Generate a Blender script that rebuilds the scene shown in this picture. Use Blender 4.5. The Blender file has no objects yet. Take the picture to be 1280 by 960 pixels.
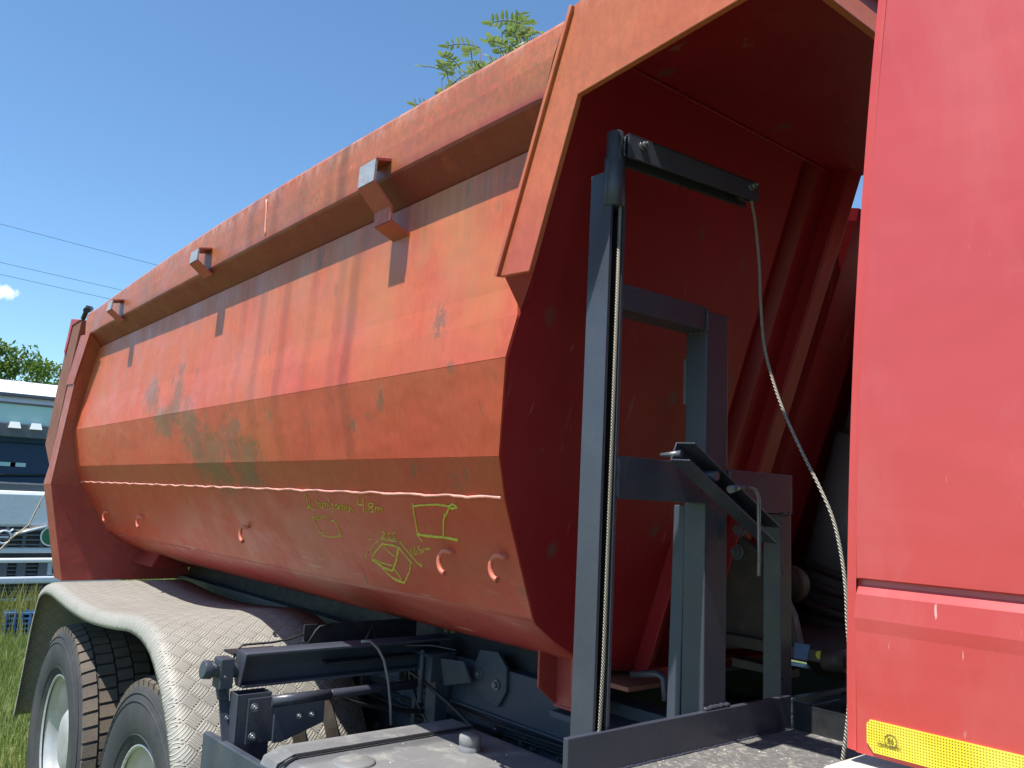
import bpy, math, random
from mathutils import Vector, Matrix
random.seed(7)
S = bpy.context.scene
COL = S.collection
# ------------------------------------------------------------ camera, sky, sun
F = 1040.0; EYE = 1.77
v1 = Vector((-856, 110, F)); v2 = Vector((1290, 205, F))
AX = (-v1).normalized(); AY = (v2 - v2.dot(AX) * AX).normalized(); AZ = AX.cross(AY)
if AZ.y > 0: AZ = -AZ
W = Matrix((AX, AY, AZ))                       # camera (right, down, forward) -> world
right = W @ Vector((1, 0, 0)); down = W @ Vector((0, 1, 0)); fwd = W @ Vector((0, 0, 1))
cam = bpy.data.objects.new('camera', bpy.data.cameras.new('camera')); COL.objects.link(cam)
m3 = Matrix((right, -down, -fwd)).transposed()
cam.matrix_world = Matrix.Translation((0, 0, EYE)) @ m3.to_4x4()
cam.data.sensor_width = 36; cam.data.lens = 36 * F / 1280
cam.data.clip_start = 0.05; cam.data.clip_end = 3000
S.camera = cam
S.view_settings.view_transform = 'Standard'; S.view_settings.look = 'None'
S.view_settings.exposure = 0.78; S.view_settings.gamma = 1
S.cycles.max_bounces = 6
try: S.cycles.use_denoising = True
except Exception: pass
SUNV = Vector((0.08, -1.0, 2.1)).normalized()
EL = math.asin(SUNV.z); ROT = math.atan2(SUNV.x, SUNV.y)
wd = bpy.data.worlds.new('World'); S.world = wd; wd.use_nodes = True
nt = wd.node_tree; nt.nodes.clear()
sky = nt.nodes.new('ShaderNodeTexSky'); sky.sky_type = 'NISHITA'; sky.sun_disc = False
sky.sun_elevation = EL; sky.sun_rotation = ROT; sky.air_density = 1.0; sky.dust_density = 0.15; sky.ozone_density = 3.5
bg = nt.nodes.new('ShaderNodeBackground'); bg.inputs[1].default_value = 0.112
out = nt.nodes.new('ShaderNodeOutputWorld')
tc = nt.nodes.new('ShaderNodeTexCoord')        # one small cumulus low in the sky
cm = nt.nodes.new('ShaderNodeVectorMath'); cm.operation = 'SUBTRACT'; cm.inputs[1].default_value = (-0.975, 0.113, 0.1895)
nt.links.new(tc.outputs['Generated'], cm.inputs[0])
cs = nt.nodes.new('ShaderNodeVectorMath'); cs.operation = 'MULTIPLY'; cs.inputs[1].default_value = (62, 62, 120)
nt.links.new(cm.outputs[0], cs.inputs[0])
cl = nt.nodes.new('ShaderNodeVectorMath'); cl.operation = 'LENGTH'; nt.links.new(cs.outputs[0], cl.inputs[0])
cn = nt.nodes.new('ShaderNodeTexNoise'); cn.inputs['Scale'].default_value = 130; cn.inputs['Detail'].default_value = 6
nt.links.new(tc.outputs['Generated'], cn.inputs[0])
ca = nt.nodes.new('ShaderNodeMath'); ca.operation = 'MULTIPLY_ADD'; ca.inputs[1].default_value = 1.4
nt.links.new(cn.outputs[0], ca.inputs[0]); nt.links.new(cl.outputs[1], ca.inputs[2])
cr = nt.nodes.new('ShaderNodeMapRange'); cr.inputs[1].default_value = 1.75; cr.inputs[2].default_value = 1.05
nt.links.new(ca.outputs[0], cr.inputs[0])
tint = nt.nodes.new('ShaderNodeMixRGB'); tint.blend_type = 'MULTIPLY'; tint.inputs[0].default_value = 1; tint.inputs[2].default_value = (.80, .97, 1.04, 1); nt.links.new(sky.outputs[0], tint.inputs[1])
mx = nt.nodes.new('ShaderNodeMixRGB'); mx.inputs[2].default_value = (7, 7.6, 8.4, 1)
nt.links.new(cr.outputs[0], mx.inputs[0]); nt.links.new(tint.outputs[0], mx.inputs[1])
nt.links.new(mx.outputs[0], bg.inputs[0]); nt.links.new(bg.outputs[0], out.inputs[0])
sun = bpy.data.objects.new('sun', bpy.data.lights.new('sun', 'SUN')); COL.objects.link(sun)
sun.data.energy = 4.2; sun.data.angle = math.radians(0.53); sun.data.color = (1, 0.955, 0.89)
sun.rotation_euler = SUNV.to_track_quat('Z', 'Y').to_euler(); sun.location = (0, -10, 20)

# ------------------------------------------------------------ measuring helpers
def ray(u, v): return W @ Vector((u - 640, v - 480, F))
def at(u, v, X=None, Y=None, Z=None):
    r = ray(u, v)
    if X is not None: t = X / r.x
    elif Y is not None: t = Y / r.y
    else: t = (Z - EYE) / r.z
    return r * t + Vector((0, 0, EYE))
def onplane(u, v, p, n):
    r = ray(u, v); o = Vector((0, 0, EYE)); n = Vector(n)
    return o + r * ((Vector(p) - o).dot(n) / r.dot(n))

# ------------------------------------------------------------ mesh helpers
class MB:
    def __init__(s): s.v = []; s.f = []; s.uv = {}; s.sm = set()
    def add(s, vs, fs, smooth=False, uvs=None):
        b = len(s.v); s.v += [tuple(x) for x in vs]
        for i, f in enumerate(fs):
            if smooth: s.sm.add(len(s.f))
            if uvs: s.uv[len(s.f)] = [uvs[k] for k in f]
            s.f.append([b + k for k in f])
        return s
    def box(s, x0, x1, y0, y1, z0, z1):
        vs = [(x, y, z) for x in (x0, x1) for y in (y0, y1) for z in (z0, z1)]
        return s.add(vs, [(0,1,3,2),(4,6,7,5),(0,4,5,1),(2,3,7,6),(0,2,6,4),(1,5,7,3)])
    def prism(s, poly, off):
        n = len(poly); off = Vector(off); p = [Vector(q) for q in poly]
        return s.add(p + [q + off for q in p], [list(range(n))[::-1], list(range(n, 2*n))] + [(i, (i+1) % n, n+(i+1) % n, n+i) for i in range(n)])
    def grid(s, rows, smooth=False, uvs=None):
        nr, nc = len(rows), len(rows[0])
        vs = [p for r in rows for p in r]
        fs = [(i*nc+j, i*nc+j+1, (i+1)*nc+j+1, (i+1)*nc+j) for i in range(nr-1) for j in range(nc-1)]
        return s.add(vs, fs, smooth, [u for r in uvs for u in r] if uvs else None)
    def tube(s, pts, r, n=10, caps=True):
        pts = [Vector(p) for p in pts]; rs = r if isinstance(r, (list, tuple)) else [r] * len(pts)
        rows = []; up = None
        for i, p in enumerate(pts):
            d = (pts[min(i+1, len(pts)-1)] - pts[max(i-1, 0)]).normalized()
            if up is None: up = Vector((0, 0, 1)) if abs(d.z) < .9 else Vector((1, 0, 0))
            a = d.cross(up).normalized(); b = a.cross(d).normalized(); up = b
            rows.append([p + (a * math.cos(t) + b * math.sin(t)) * rs[i] for t in [2*math.pi*k/n for k in range(n)]])
        b0 = len(s.v); s.v += [tuple(q) for rr in rows for q in rr]
        for i in range(len(rows)-1):
            for k in range(n):
                s.sm.add(len(s.f)); s.f.append([b0+i*n+k, b0+i*n+(k+1) % n, b0+(i+1)*n+(k+1) % n, b0+(i+1)*n+k])
        if caps:
            s.f.append([b0+k for k in range(n)][::-1]); s.f.append([b0+(len(rows)-1)*n+k for k in range(n)])
        return s
    def lathe(s, c, prof, n=40, axis='Y', smooth=True):
        c = Vector(c); rows = []
        for k in range(n+1):
            t = 2*math.pi*k/n
            if axis == 'Y': rows.append([c + Vector((r*math.cos(t), h, r*math.sin(t))) for r, h in prof])
            else: rows.append([c + Vector((r*math.cos(t), r*math.sin(t), h)) for r, h in prof])
        return s.grid(rows, smooth)
    def build(s, name, mat, parent=None, bevel=0, solid=0, subsurf=0, seg=2):
        c = Vector((0, 0, 0))
        lo = [min(v[i] for v in s.v) for i in range(3)]; hi = [max(v[i] for v in s.v) for i in range(3)]
        c = Vector([(a+b)/2 for a, b in zip(lo, hi)])
        me = bpy.data.meshes.new(name); me.from_pydata([tuple(Vector(v) - c) for v in s.v], [], s.f); me.update()
        if s.uv:
            l = me.uv_layers.new(name='UVMap')
            for pi, us in s.uv.items():
                for li, u in zip(me.polygons[pi].loop_indices, us): l.data[li].uv = u
        for i in s.sm: me.polygons[i].use_smooth = True
        o = bpy.data.objects.new(name, me); COL.objects.link(o)
        if mat: me.materials.append(mat)
        if parent is not None:
            o.parent = parent; o.location = c - WORLD(parent)
        else: o.location = c
        ORIG[o.name] = c
        if solid:
            q = o.modifiers.new('thickness', 'SOLIDIFY'); q.thickness = solid; q.offset = 0
        if bevel:
            q = o.modifiers.new('bevel', 'BEVEL'); q.width = bevel; q.segments = seg; q.limit_method = 'ANGLE'; q.angle_limit = .6
        if subsurf:
            q = o.modifiers.new('sub', 'SUBSURF'); q.levels = subsurf; q.render_levels = subsurf
        return o
ORIG = {}
def WORLD(o): return ORIG[o.name]
def tag(o, label=None, cat=None, group=None, kind=None):
    for k, v in (('label', label), ('category', cat), ('group', group), ('kind', kind)):
        if v: o[k] = v
    return o
def empty(name, loc):
    o = bpy.data.objects.new(name, None); COL.objects.link(o); o.location = loc; ORIG[o.name] = Vector(loc); o.empty_display_size = .2
    return o
def copy_part(o, parent, delta):
    c = o.copy(); COL.objects.link(c); c.parent = parent
    w = ORIG[o.name] + Vector(delta); ORIG[c.name] = w; c.location = w - WORLD(parent)
    for ch in [k for k in COL.objects if k.parent == o and not k.name == c.name]: copy_part(ch, c, delta)
    return c

# ------------------------------------------------------------ materials
class NT:
    def __init__(s, name):
        s.m = bpy.data.materials.new(name); s.m.use_nodes = True; s.t = s.m.node_tree
        s.b = s.t.nodes['Principled BSDF']
        s.pos = s.t.nodes.new('ShaderNodeNewGeometry').outputs['Position']
    def n(s, typ, **kw):
        x = s.t.nodes.new(typ)
        for k, v in kw.items(): setattr(x, k, v)
        return x
    def L(s, a, b): s.t.links.new(a, b)
    def inp(s, sock, v):
        if hasattr(v, 'is_output'): s.L(v, sock)
        else: sock.default_value = v
    def math(s, op, a, b=0.0, c=0.0, clamp=False):
        x = s.n('ShaderNodeMath', operation=op, use_clamp=clamp)
        s.inp(x.inputs[0], a); s.inp(x.inputs[1], b); s.inp(x.inputs[2], c); return x.outputs[0]
    def scale(s, v, src=None):
        x = s.n('ShaderNodeVectorMath', operation='MULTIPLY'); s.L(src or s.pos, x.inputs[0]); x.inputs[1].default_value = v; return x.outputs[0]
    def noise(s, sc, det=4, vec=None, rough=.55, dist=0):
        x = s.n('ShaderNodeTexNoise'); s.L(vec or s.pos, x.inputs['Vector']); x.inputs['Scale'].default_value = sc
        x.inputs['Detail'].default_value = det; x.inputs['Roughness'].default_value = rough; x.inputs['Distortion'].default_value = dist
        return x.outputs[0]
    def rng(s, v, a, b, c=0., d=1.):
        x = s.n('ShaderNodeMapRange'); s.inp(x.inputs[0], v)
        for i, k in enumerate((a, b, c, d)): x.inputs[i+1].default_value = k
        return x.outputs[0]
    def mix(s, f, a, b):
        x = s.n('ShaderNodeMixRGB'); s.inp(x.inputs[0], f)
        for i, k in ((1, a), (2, b)):
            if isinstance(k, tuple): x.inputs[i].default_value = (*k, 1)
            else: s.L(k, x.inputs[i])
        return x.outputs[0]
    def bump(s, h, st=.3, dist=.01, prev=None):
        x = s.n('ShaderNodeBump'); s.L(h, x.inputs['Height']); x.inputs['Strength'].default_value = st; x.inputs['Distance'].default_value = dist
        if prev: s.L(prev, x.inputs['Normal'])
        return x.outputs[0]
    def blob(s, c, r, sq=(1, 1, 1)):
        a = s.n('ShaderNodeVectorMath', operation='SUBTRACT'); s.L(s.pos, a.inputs[0]); a.inputs[1].default_value = tuple(c)
        b = s.scale((sq[0]/r, sq[1]/r, sq[2]/r), a.outputs[0])
        l = s.n('ShaderNodeVectorMath', operation='LENGTH'); s.L(b, l.inputs[0])
        return s.math('SUBTRACT', 1.0, l.outputs['Value'])
    def sep(s, v=None):
        x = s.n('ShaderNodeSeparateXYZ'); s.L(v or s.pos, x.inputs[0]); return x.outputs
def simple(name, col, rough=.5, metal=0., var=.25, sc=6., bumpst=.1, bsc=60., dirt=None, dirtamt=.35, coat=0., sheenspec=.5):
    M = NT(name)
    a = tuple(c*(1-var) for c in col); b = tuple(min(1, c*(1+var)) for c in col)
    c = M.mix(M.noise(sc, 6), a, b)
    if dirt: c = M.mix(M.rng(M.noise(sc*1.7, 8, rough=.7), .52, .72, 0, dirtamt), c, dirt)
    M.L(c, M.b.inputs['Base Color'])
    r = M.rng(M.noise(sc*2.3, 5), .3, .7, max(.05, rough-.1), min(1, rough+.12)); M.L(r, M.b.inputs['Roughness'])
    M.b.inputs['Metallic'].default_value = metal
    M.b.inputs['Coat Weight'].default_value = coat
    if bumpst: M.L(M.bump(M.noise(bsc, 4), bumpst, .004), M.b.inputs['Normal'])
    return M.m

def body_paint(name, low, high, stains=True, rust=.5, z0=1.45, z1=2.6, amp=1.1, rz0=1.9, rz1=2.6):
    M = NT(name); xs = M.sep()
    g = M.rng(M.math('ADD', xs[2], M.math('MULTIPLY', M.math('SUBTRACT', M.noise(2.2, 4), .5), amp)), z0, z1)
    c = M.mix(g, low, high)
    st = M.noise(1, 5, M.scale((16, 16, 1.1)), .6)                 # rain streaks running down
    c = M.mix(M.rng(st, .5, .75, 0, .24), c, tuple(k*.62 for k in high))
    fade = M.noise(1, 4, M.scale((2.2, 2.2, 3.0)))
    c = M.mix(M.rng(fade, .48, .72, 0, .42), c, (min(1, low[0]*1.08), low[1]*1.0, low[2]*1.0))
    grain = M.noise(90, 5, rough=.75)
    mot = M.noise(1, 6, M.scale((55, 55, 30)), .8)
    c = M.mix(M.rng(mot, .40, .62, .0, .30), c, tuple(k*.55 for k in low))
    c = M.mix(M.rng(M.noise(1, 6, M.scale((13, 13, 7)), .7), .55, .70, 0, .22), c, (.66, .14, .07))
    rz = M.math('MULTIPLY', M.rng(grain, .42, .66), M.rng(M.noise(1, 4, M.scale((3, 3, 5))), .42, .66))
    rz = M.math('MULTIPLY', rz, M.rng(xs[2], rz0, rz1, .12, 1.))
    c = M.mix(M.math('MULTIPLY', rz, rust), c, (.30, .125, .045))
    if rust >= .99:
        rr = M.math('MULTIPLY', M.rng(M.noise(1, 7, M.scale((85, 85, 60)), .8), .44, .58), M.rng(M.noise(1, 5, M.scale((4, 4, 9)), .65), .36, .56, .25, .85))
        c = M.mix(M.math('MULTIPLY', rr, M.rng(xs[2], 2.552, 2.566)), c, (.25, .105, .035))
        lg = M.rng(M.noise(1, 4, M.scale((5, 5, 90)), .6, .4), .66, .72, 0, .6)
        c = M.mix(M.math('MULTIPLY', lg, M.rng(xs[2], 2.56, 2.58)), c, (.20, .085, .05))
    edge_ = M.math('MULTIPLY', M.rng(xs[2], 2.655, 2.69), M.rng(M.noise(1, 6, M.scale((30, 30, 12)), .75), .46, .56))
    c = M.mix(M.math('MULTIPLY', edge_, .6), c, (.55, .24, .17))
    if stains:
        och = M.math('MULTIPLY', M.rng(M.noise(1, 5, M.scale((5, 5, 2.5)), .6), .40, .60), M.rng(xs[2], 1.98, 2.3))
        och = M.math('MULTIPLY', och, M.rng(xs[0], -3.2, -1.4, .25, 1.))
        c = M.mix(M.math('MULTIPLY', och, M.rng(mot, .35, .6, .25, .75)), c, (.50, .21, .075))
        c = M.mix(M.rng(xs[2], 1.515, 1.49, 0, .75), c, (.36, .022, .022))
        wall = lambda u, v: at(u, v, Y=1.05)
        tot = None
        for (u, v, r, sq) in [(195, 497, .13, (1, .2, 1.3)), (228, 500, .12, (1.6, .2, .7)), (222, 517, .12, (1, .2, 1.3)), (240, 532, .20, (1.5, .2, 1.6)),
                              (208, 528, .18, (.9, .2, 2.2)), (243, 560, .16, (1.5, .2, .9)), (260, 572, .2, (1.2, .2, 1)), (286, 568, .15, (1.3, .2, .9)), (300, 567, .13, (.8, .2, 1.4)),
                              (262, 595, .12, (.8, .2, 1.5)), (295, 596, .12, (1, .2, 1.6)), (220, 478, .07, (2, .2, .8)), (557, 402, .035, (1, .2, .7)), (480, 500, .045, (1, .2, .7)), (405, 318, .09, (2.2, .2, .8)),
                              (440, 530, .04, (1, .2, 1)), (385, 530, .05, (1, .2, .8)), (500, 585, .05, (1, .2, 1)), (545, 600, .04, (1, .2, .7)), (560, 597, .03, (1, .2, .6)), (340, 520, .05, (1.3, .2, .8)), (460, 520, .035, (1, .2, .8))]:
            k = M.blob(wall(u, v), r, sq)
            if (u > 330 or r < .08) and u != 557: k = M.math('SUBTRACT', k, .30)
            k = M.math('MAXIMUM', k, -1.0)
            tot = k if tot is None else M.math('MAXIMUM', tot, k)
        f1 = M.noise(1, 8, M.scale((60, 60, 32)), .82); f2 = M.noise(9, 3)
        s_ = M.math('ADD', tot, M.math('MULTIPLY', M.math('SUBTRACT', f1, .5), 4.2))
        s_ = M.math('ADD', s_, M.math('MULTIPLY', M.math('SUBTRACT', f2, .5), 1.3))
        s_ = M.math('ADD', s_, M.math('MULTIPLY', M.math('SUBTRACT', M.noise(150, 3, rough=.7), .5), 1.6))
        c = M.mix(M.rng(s_, .37, .42, 0, .92), c, (.25, .10, .056))
        # grime run-off along the joint below the rail
        gr = M.math('MULTIPLY', M.rng(xs[2], 2.30, 2.46), M.rng(M.noise(1, 6, M.scale((26, 26, 2)), .7), .42, .62))
        c = M.mix(M.math('MULTIPLY', gr, .45), c, (.14, .10, .055))
        # scattered bruises and long scrapes
        v = M.n('ShaderNodeTexVoronoi'); M.L(M.scale((5.5, 1, 4.2)), v.inputs['Vector']); v.inputs['Scale'].default_value = 1.5
        d = M.math('ADD', v.outputs['Distance'], M.math('MULTIPLY', M.noise(24, 5), .35))
        vc = M.sep(v.outputs['Color'])
        c = M.mix(M.math('MULTIPLY', M.rng(d, .32, .22), M.rng(vc[0], .62, .7, 0, .5)), c, (.17, .10, .06))
        sc = M.noise(1, 3, M.scale((34, 10, 5.5)), .5, .6)
        c = M.mix(M.rng(sc, .715, .76, 0, .6), c, (.15, .08, .045))
        sc = M.noise(1, 3, M.scale((4.5, 10, 46)), .5, .8)
        c = M.mix(M.math('MULTIPLY', M.rng(sc, .66, .71, 0, .55), M.rng(xs[2], 1.62, 1.5)), c, (.58, .33, .2))
        c = M.mix(M.math('MULTIPLY', M.rng(M.noise(1, 4, M.scale((3, 1, 9))), .38, .6), M.rng(xs[2], 1.75, 1.62, 0, .22)), c, (.40, .22, .13))
    M.L(c, M.b.inputs['Base Color'])
    M.L(M.rng(M.noise(7, 6), .35, .65, .38, .62), M.b.inputs['Roughness'])
    M.b.inputs['Coat Weight'].default_value = .14; M.b.inputs['Coat Roughness'].default_value = .3
    b = M.bump(M.noise(1, 3, M.scale((2.4, 2.4, 3.4))), .25, .05)
    M.L(M.bump(grain, .12, .003, b), M.b.inputs['Normal'])
    return M.m
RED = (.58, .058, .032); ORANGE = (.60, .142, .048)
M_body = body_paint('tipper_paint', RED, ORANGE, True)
M_rail = body_paint('rail_paint', (.26, .030, .026), (.52, .130, .048), False, 1.0, 2.545, 2.575, .05, 2.548, 2.57)  # low colour darkens the rail underside to deepen its shade
M_strip = body_paint('strip_paint', (.50, .085, .045), (.56, .145, .050), False, .6, 2.1, 2.5, .3)
M_pillar = body_paint('pillar_paint', (.33, .048, .038), (.42, .10, .045), False, .3, 1.6, 2.7)
def head_paint():
    M = NT('headboard_red')
    c = M.mix(M.noise(2.5, 6), (.24, .0085, .013), (.33, .012, .020))
    v = M.n('ShaderNodeTexVoronoi'); M.L(M.scale((5, 6.5, 5)), v.inputs['Vector']); v.inputs['Scale'].default_value = 1.6
    d = M.math('ADD', v.outputs['Distance'], M.math('MULTIPLY', M.noise(30, 6, rough=.7), .45)); vc = M.sep(v.outputs['Color'])
    c = M.mix(M.math('MULTIPLY', M.rng(d, .44, .30), M.rng(vc[0], .40, .5, 0, .65)), c, (.12, .075, .065))
    sc = M.noise(1, 3, M.scale((20, 44, 5.5)), .5, .8)
    c = M.mix(M.rng(sc, .68, .74, 0, .5), c, (.30, .14, .12))
    M.L(c, M.b.inputs['Base Color']); M.L(M.rng(M.noise(6, 5), .3, .7, .36, .55), M.b.inputs['Roughness'])
    M.L(M.bump(M.noise(40, 5), .15, .004), M.b.inputs['Normal'])
    return M.m
M_head = head_paint()
M_weld = simple('sunlit_weld_paint', (.85, .36, .28), .5, 0, .15, 30, .5, 120)  # pale tone paints in the sun on the crease ledge
M_hook = simple('hook_paint', (.62, .16, .10), .45, 0, .15, 30)
M_tail = simple('tailgate_rust', (.21, .075, .045), .7, 0, .4, 6, .3, 60, (.10, .07, .052), .6)
M_tailred = simple('tailgate_red', (.36, .035, .03), .5, 0, .25, 6, .1, 60)
M_brk = simple('bracket_worn_paint', (.42, .085, .06), .55, 0, .2, 22, .3, 90, (.32, .22, .20), .3)
M_worn = simple('bracket_bare_metal', (.36, .37, .40), .5, .2, .3, 30, .4, 90, (.42, .16, .13), .8)
M_dark = simple('chassis_grey_paint', (.054, .066, .088), .46, 0, .22, 5, .12, 70, (.13, .12, .11), .22)
M_dark2 = simple('hoist_grey_paint', (.050, .055, .075), .33, 0, .15, 5, .1, 80, (.15, .14, .13), .15)
M_black = simple('chassis_underside', (.018, .02, .024), .6, 0, .3, 8, .2, 50, (.08, .065, .05), .4)
M_plast = simple('black_plastic', (.022, .022, .024), .45, 0, .2, 10, .15, 90)
M_greasy = simple('greasy_steel', (.06, .05, .042), .55, .2, .4, 8, .4, 50, (.16, .10, .055), .5)
M_deck = simple('dusty_deck', (.14, .135, .13), .8, 0, .55, 48, 1., 120, (.50, .48, .40), .9)
M_tank = simple('dusty_tank_paint', (.19, .19, .188), .62, 0, .22, 7, .3, 90, (.42, .41, .36), .75)
M_bolt = simple('bolt_steel', (.20, .21, .23), .35, .6, .2, 30)
M_chalk = simple('yellow_chalk', (.62, .52, .07), .9, 0, .35, 60, .4, 200, (.45, .25, .08), .5)
M_cable = simple('rope_plain', (.33, .31, .26), .6, .2, .2, 20)
M_steelrim = simple('wheel_silver', (.50, .51, .50), .38, .35, .12, 6, .05, 60, (.3, .28, .24), .4)
M_white = simple('white_cab_paint', (.78, .80, .82), .35, 0, .05, 2, 0, 10, (.55, .56, .52), .3)
M_visor = simple('tinted_visor', (.42, .62, .62), .25, 0, .08, 3, 0)
M_greyp = simple('grey_cab_plastic', (.10, .11, .13), .5, 0, .15, 5, 0)
M_bonnet = simple('bonnet_silver', (.60, .65, .72), .3, .1, .05, 3, 0)
M_lampw = simple('lamp_lens_white', (.9, .9, .88), .2, 0, .03, 3, 0)
M_green = simple('sticker_green', (.03, .16, .08), .4, 0, .1, 20, 0)
M_cream = simple('cream_mudguard', (.62, .60, .50), .5, 0, .12, 9, .15, 60, (.4, .37, .3), .5)
M_blue = simple('blue_plastic', (.10, .22, .50), .4, 0, .2, 12, .1)
M_bark = simple('bark', (.12, .09, .06), .9, 0, .3, 12, .6, 40)
M_twig = simple('dry_twig', (.42, .36, .26), .8, 0, .25, 40, .3, 100)
M_wire = simple('wire', (.02, .02, .022), .6, 0, .1, 10, 0)
M_glass = simple('windscreen', (.012, .03, .055), .08, 0, .2, 2, 0)

def fairing_paint():
    M = NT('cab_red_paint')
    c = M.mix(M.noise(2.5, 5), (.52, .050, .047), (.58, .062, .058))
    c = M.mix(M.rng(M.noise(1, 5, M.scale((3, 3, 14)), .6), .5, .8, 0, .35), c, (.58, .09, .085))
    ch = M.noise(1, 2, M.scale((190, 20, 26)), .4)
    near = M.rng(M.noise(3.2, 2), .50, .62)
    c = M.mix(M.math('MULTIPLY', M.rng(ch, .715, .74), near), c, (.70, .45, .40))
    c = M.mix(M.rng(M.noise(1, 6, M.scale((9, 9, 2.2)), .7, .5), .5, .72, 0, .30), c, (.60, .15, .14))
    c = M.mix(M.rng(M.noise(1, 7, M.scale((5, 5, 30)), .75), .55, .75, 0, .22), c, (.44, .035, .035))
    M.L(c, M.b.inputs['Base Color'])
    M.L(M.rng(M.noise(3, 5), .3, .7, .36, .48), M.b.inputs['Roughness'])
    M.b.inputs['Coat Weight'].default_value = .55; M.b.inputs['Coat Roughness'].default_value = .32
    M.L(M.bump(M.noise(1, 3, M.scale((3, 3, 4))), .30, .02), M.b.inputs['Normal'])
    return M.m
M_cab = fairing_paint()

def reflector_mat():
    M = NT('reflective_tape')
    v = M.n('ShaderNodeTexVoronoi'); M.L(M.scale((1, 0, 1)), v.inputs['Vector']); v.inputs['Scale'].default_value = 330; v.inputs['Randomness'].default_value = .0
    c = M.mix(M.rng(v.outputs['Distance'], .30, .22), (.80, .62, .04), (.22, .15, .01))
    c = M.mix(M.rng(M.noise(14, 4), .4, .7, 0, .3), c, (.85, .78, .25))
    M.L(c, M.b.inputs['Base Color']); M.b.inputs['Roughness'].default_value = .3
    return M.m
M_refl = reflector_mat()

def plate_mat():                               # five-bar tread plate
    M = NT('aluminium_tread_plate')
    uv = M.n('ShaderNodeUVMap').outputs[0]
    xs = M.sep(uv)
    C = 1 / .048
    a = M.math('MULTIPLY', M.math('ADD', xs[0], xs[1]), C * .7071)
    b = M.math('MULTIPLY', M.math('SUBTRACT', xs[0], xs[1]), C * .7071)
    fa = M.math('FLOOR', a); fb = M.math('FLOOR', b)
    chk = M.math('ABSOLUTE', M.math('MODULO', M.math('ADD', fa, fb), 2.0))
    ra = M.math('FRACT', a); rb = M.math('FRACT', b)
    t = M.math('ADD', M.math('MULTIPLY', chk, ra), M.math('MULTIPLY', M.math('SUBTRACT', 1.0, chk), rb))
    s_ = M.math('ADD', M.math('MULTIPLY', chk, rb), M.math('MULTIPLY', M.math('SUBTRACT', 1.0, chk), ra))
    bars = M.rng(M.math('COSINE', M.math('MULTIPLY', M.math('SUBTRACT', t, .5), 2*math.pi*4.6)), 0, .8)
    edge = M.rng(M.math('ABSOLUTE', M.math('SUBTRACT', s_, .5)), .46, .36)
    edge2 = M.rng(M.math('ABSOLUTE', M.math('SUBTRACT', t, .5)), .5, .44)
    h = M.math('MULTIPLY', M.math('MULTIPLY', bars, edge), edge2)
    c = M.mix(M.noise(3, 6), (.29, .27, .225), (.39, .37, .32))
    c = M.mix(M.rng(M.noise(9, 7, rough=.7), .5, .75, 0, .6), c, (.21, .185, .13))
    c = M.mix(M.math('MULTIPLY', h, .9), c, (.58, .56, .50))
    M.L(c, M.b.inputs['Base Color']); M.b.inputs['Metallic'].default_value = .12
    M.L(M.rng(M.noise(8, 5), .3, .7, .50, .66), M.b.inputs['Roughness'])
    M.L(M.bump(h, 1.0, .007), M.b.inputs['Normal'])
    return M.m
M_plate = plate_mat()

def tyre_mat(name, col, dirt):
    M = NT(name)
    c = M.mix(M.noise(8, 6), tuple(k*.8 for k in col), tuple(k*1.25 for k in col))
    c = M.mix(M.rng(M.noise(3, 7, rough=.7), .45, .65, 0, .7), c, dirt)
    M.L(c, M.b.inputs['Base Color']); M.b.inputs['Roughness'].default_value = .82
    M.L(M.bump(M.noise(110, 4), .4, .004), M.b.inputs['Normal'])
    return M.m
M_tyre = tyre_mat('tyre_sidewall_rubber', (.032, .034, .038), (.07, .068, .066))
M_tread = tyre_mat('tyre_tread_rubber', (.10, .082, .066), (.20, .15, .11))

def rope_mat():
    M = NT('wire_rope'); xs = M.sep()
    w = M.math('SINE', M.math('MULTIPLY', M.math('ADD', xs[2], M.math('MULTIPLY', M.math('ADD', xs[0], xs[1]), .9)), 1100.))
    M.L(M.mix(M.rng(w, -.6, .6), (.13, .11, .08), (.62, .58, .48)), M.b.inputs['Base Color'])
    M.b.inputs['Roughness'].default_value = .45; M.b.inputs['Metallic'].default_value = .3
    M.L(M.bump(w, .8, .002), M.b.inputs['Normal']); return M.m
M_rope = rope_mat()

def leaf_mat(name, c1, c2, tr=.35):
    M = NT(name)
    o = M.n('ShaderNodeNewGeometry')
    c = M.mix(M.rng(o.outputs['Random Per Island'], 0, 1), c1, c2)
    M.L(c, M.b.inputs['Base Color']); M.b.inputs['Roughness'].default_value = .5
    t = M.n('ShaderNodeBsdfTranslucent'); M.L(M.mix(.5, c, (.30, .42, .04)), t.inputs[0])
    ms = M.n('ShaderNodeMixShader'); ms.inputs[0].default_value = tr
    M.L(M.b.outputs[0], ms.inputs[1]); M.L(t.outputs[0], ms.inputs[2])
    M.L(ms.outputs[0], M.t.nodes['Material Output'].inputs[0]); return M.m
M_leaf = leaf_mat('locust_leaf', (.14, .25, .10), (.28, .37, .19))
M_tree = leaf_mat('tree_leaf', (.045, .11, .02), (.11, .19, .035))
M_grass = leaf_mat('grass_blade', (.09, .16, .03), (.33, .34, .12))
M_weed = leaf_mat('weed_stem', (.20, .22, .06), (.36, .32, .10))

def ground_mat():
    M = NT('meadow_ground')
    c = M.mix(M.rng(M.noise(1.1, 6), .35, .65), (.075, .13, .03), (.17, .19, .06))
    c = M.mix(M.rng(M.noise(5, 7, rough=.7), .55, .7), c, (.23, .19, .11))
    M.L(c, M.b.inputs['Base Color']); M.b.inputs['Roughness'].default_value = .95
    M.L(M.bump(M.noise(25, 6), .6, .05), M.b.inputs['Normal']); return M.m
M_ground = ground_mat()

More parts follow.
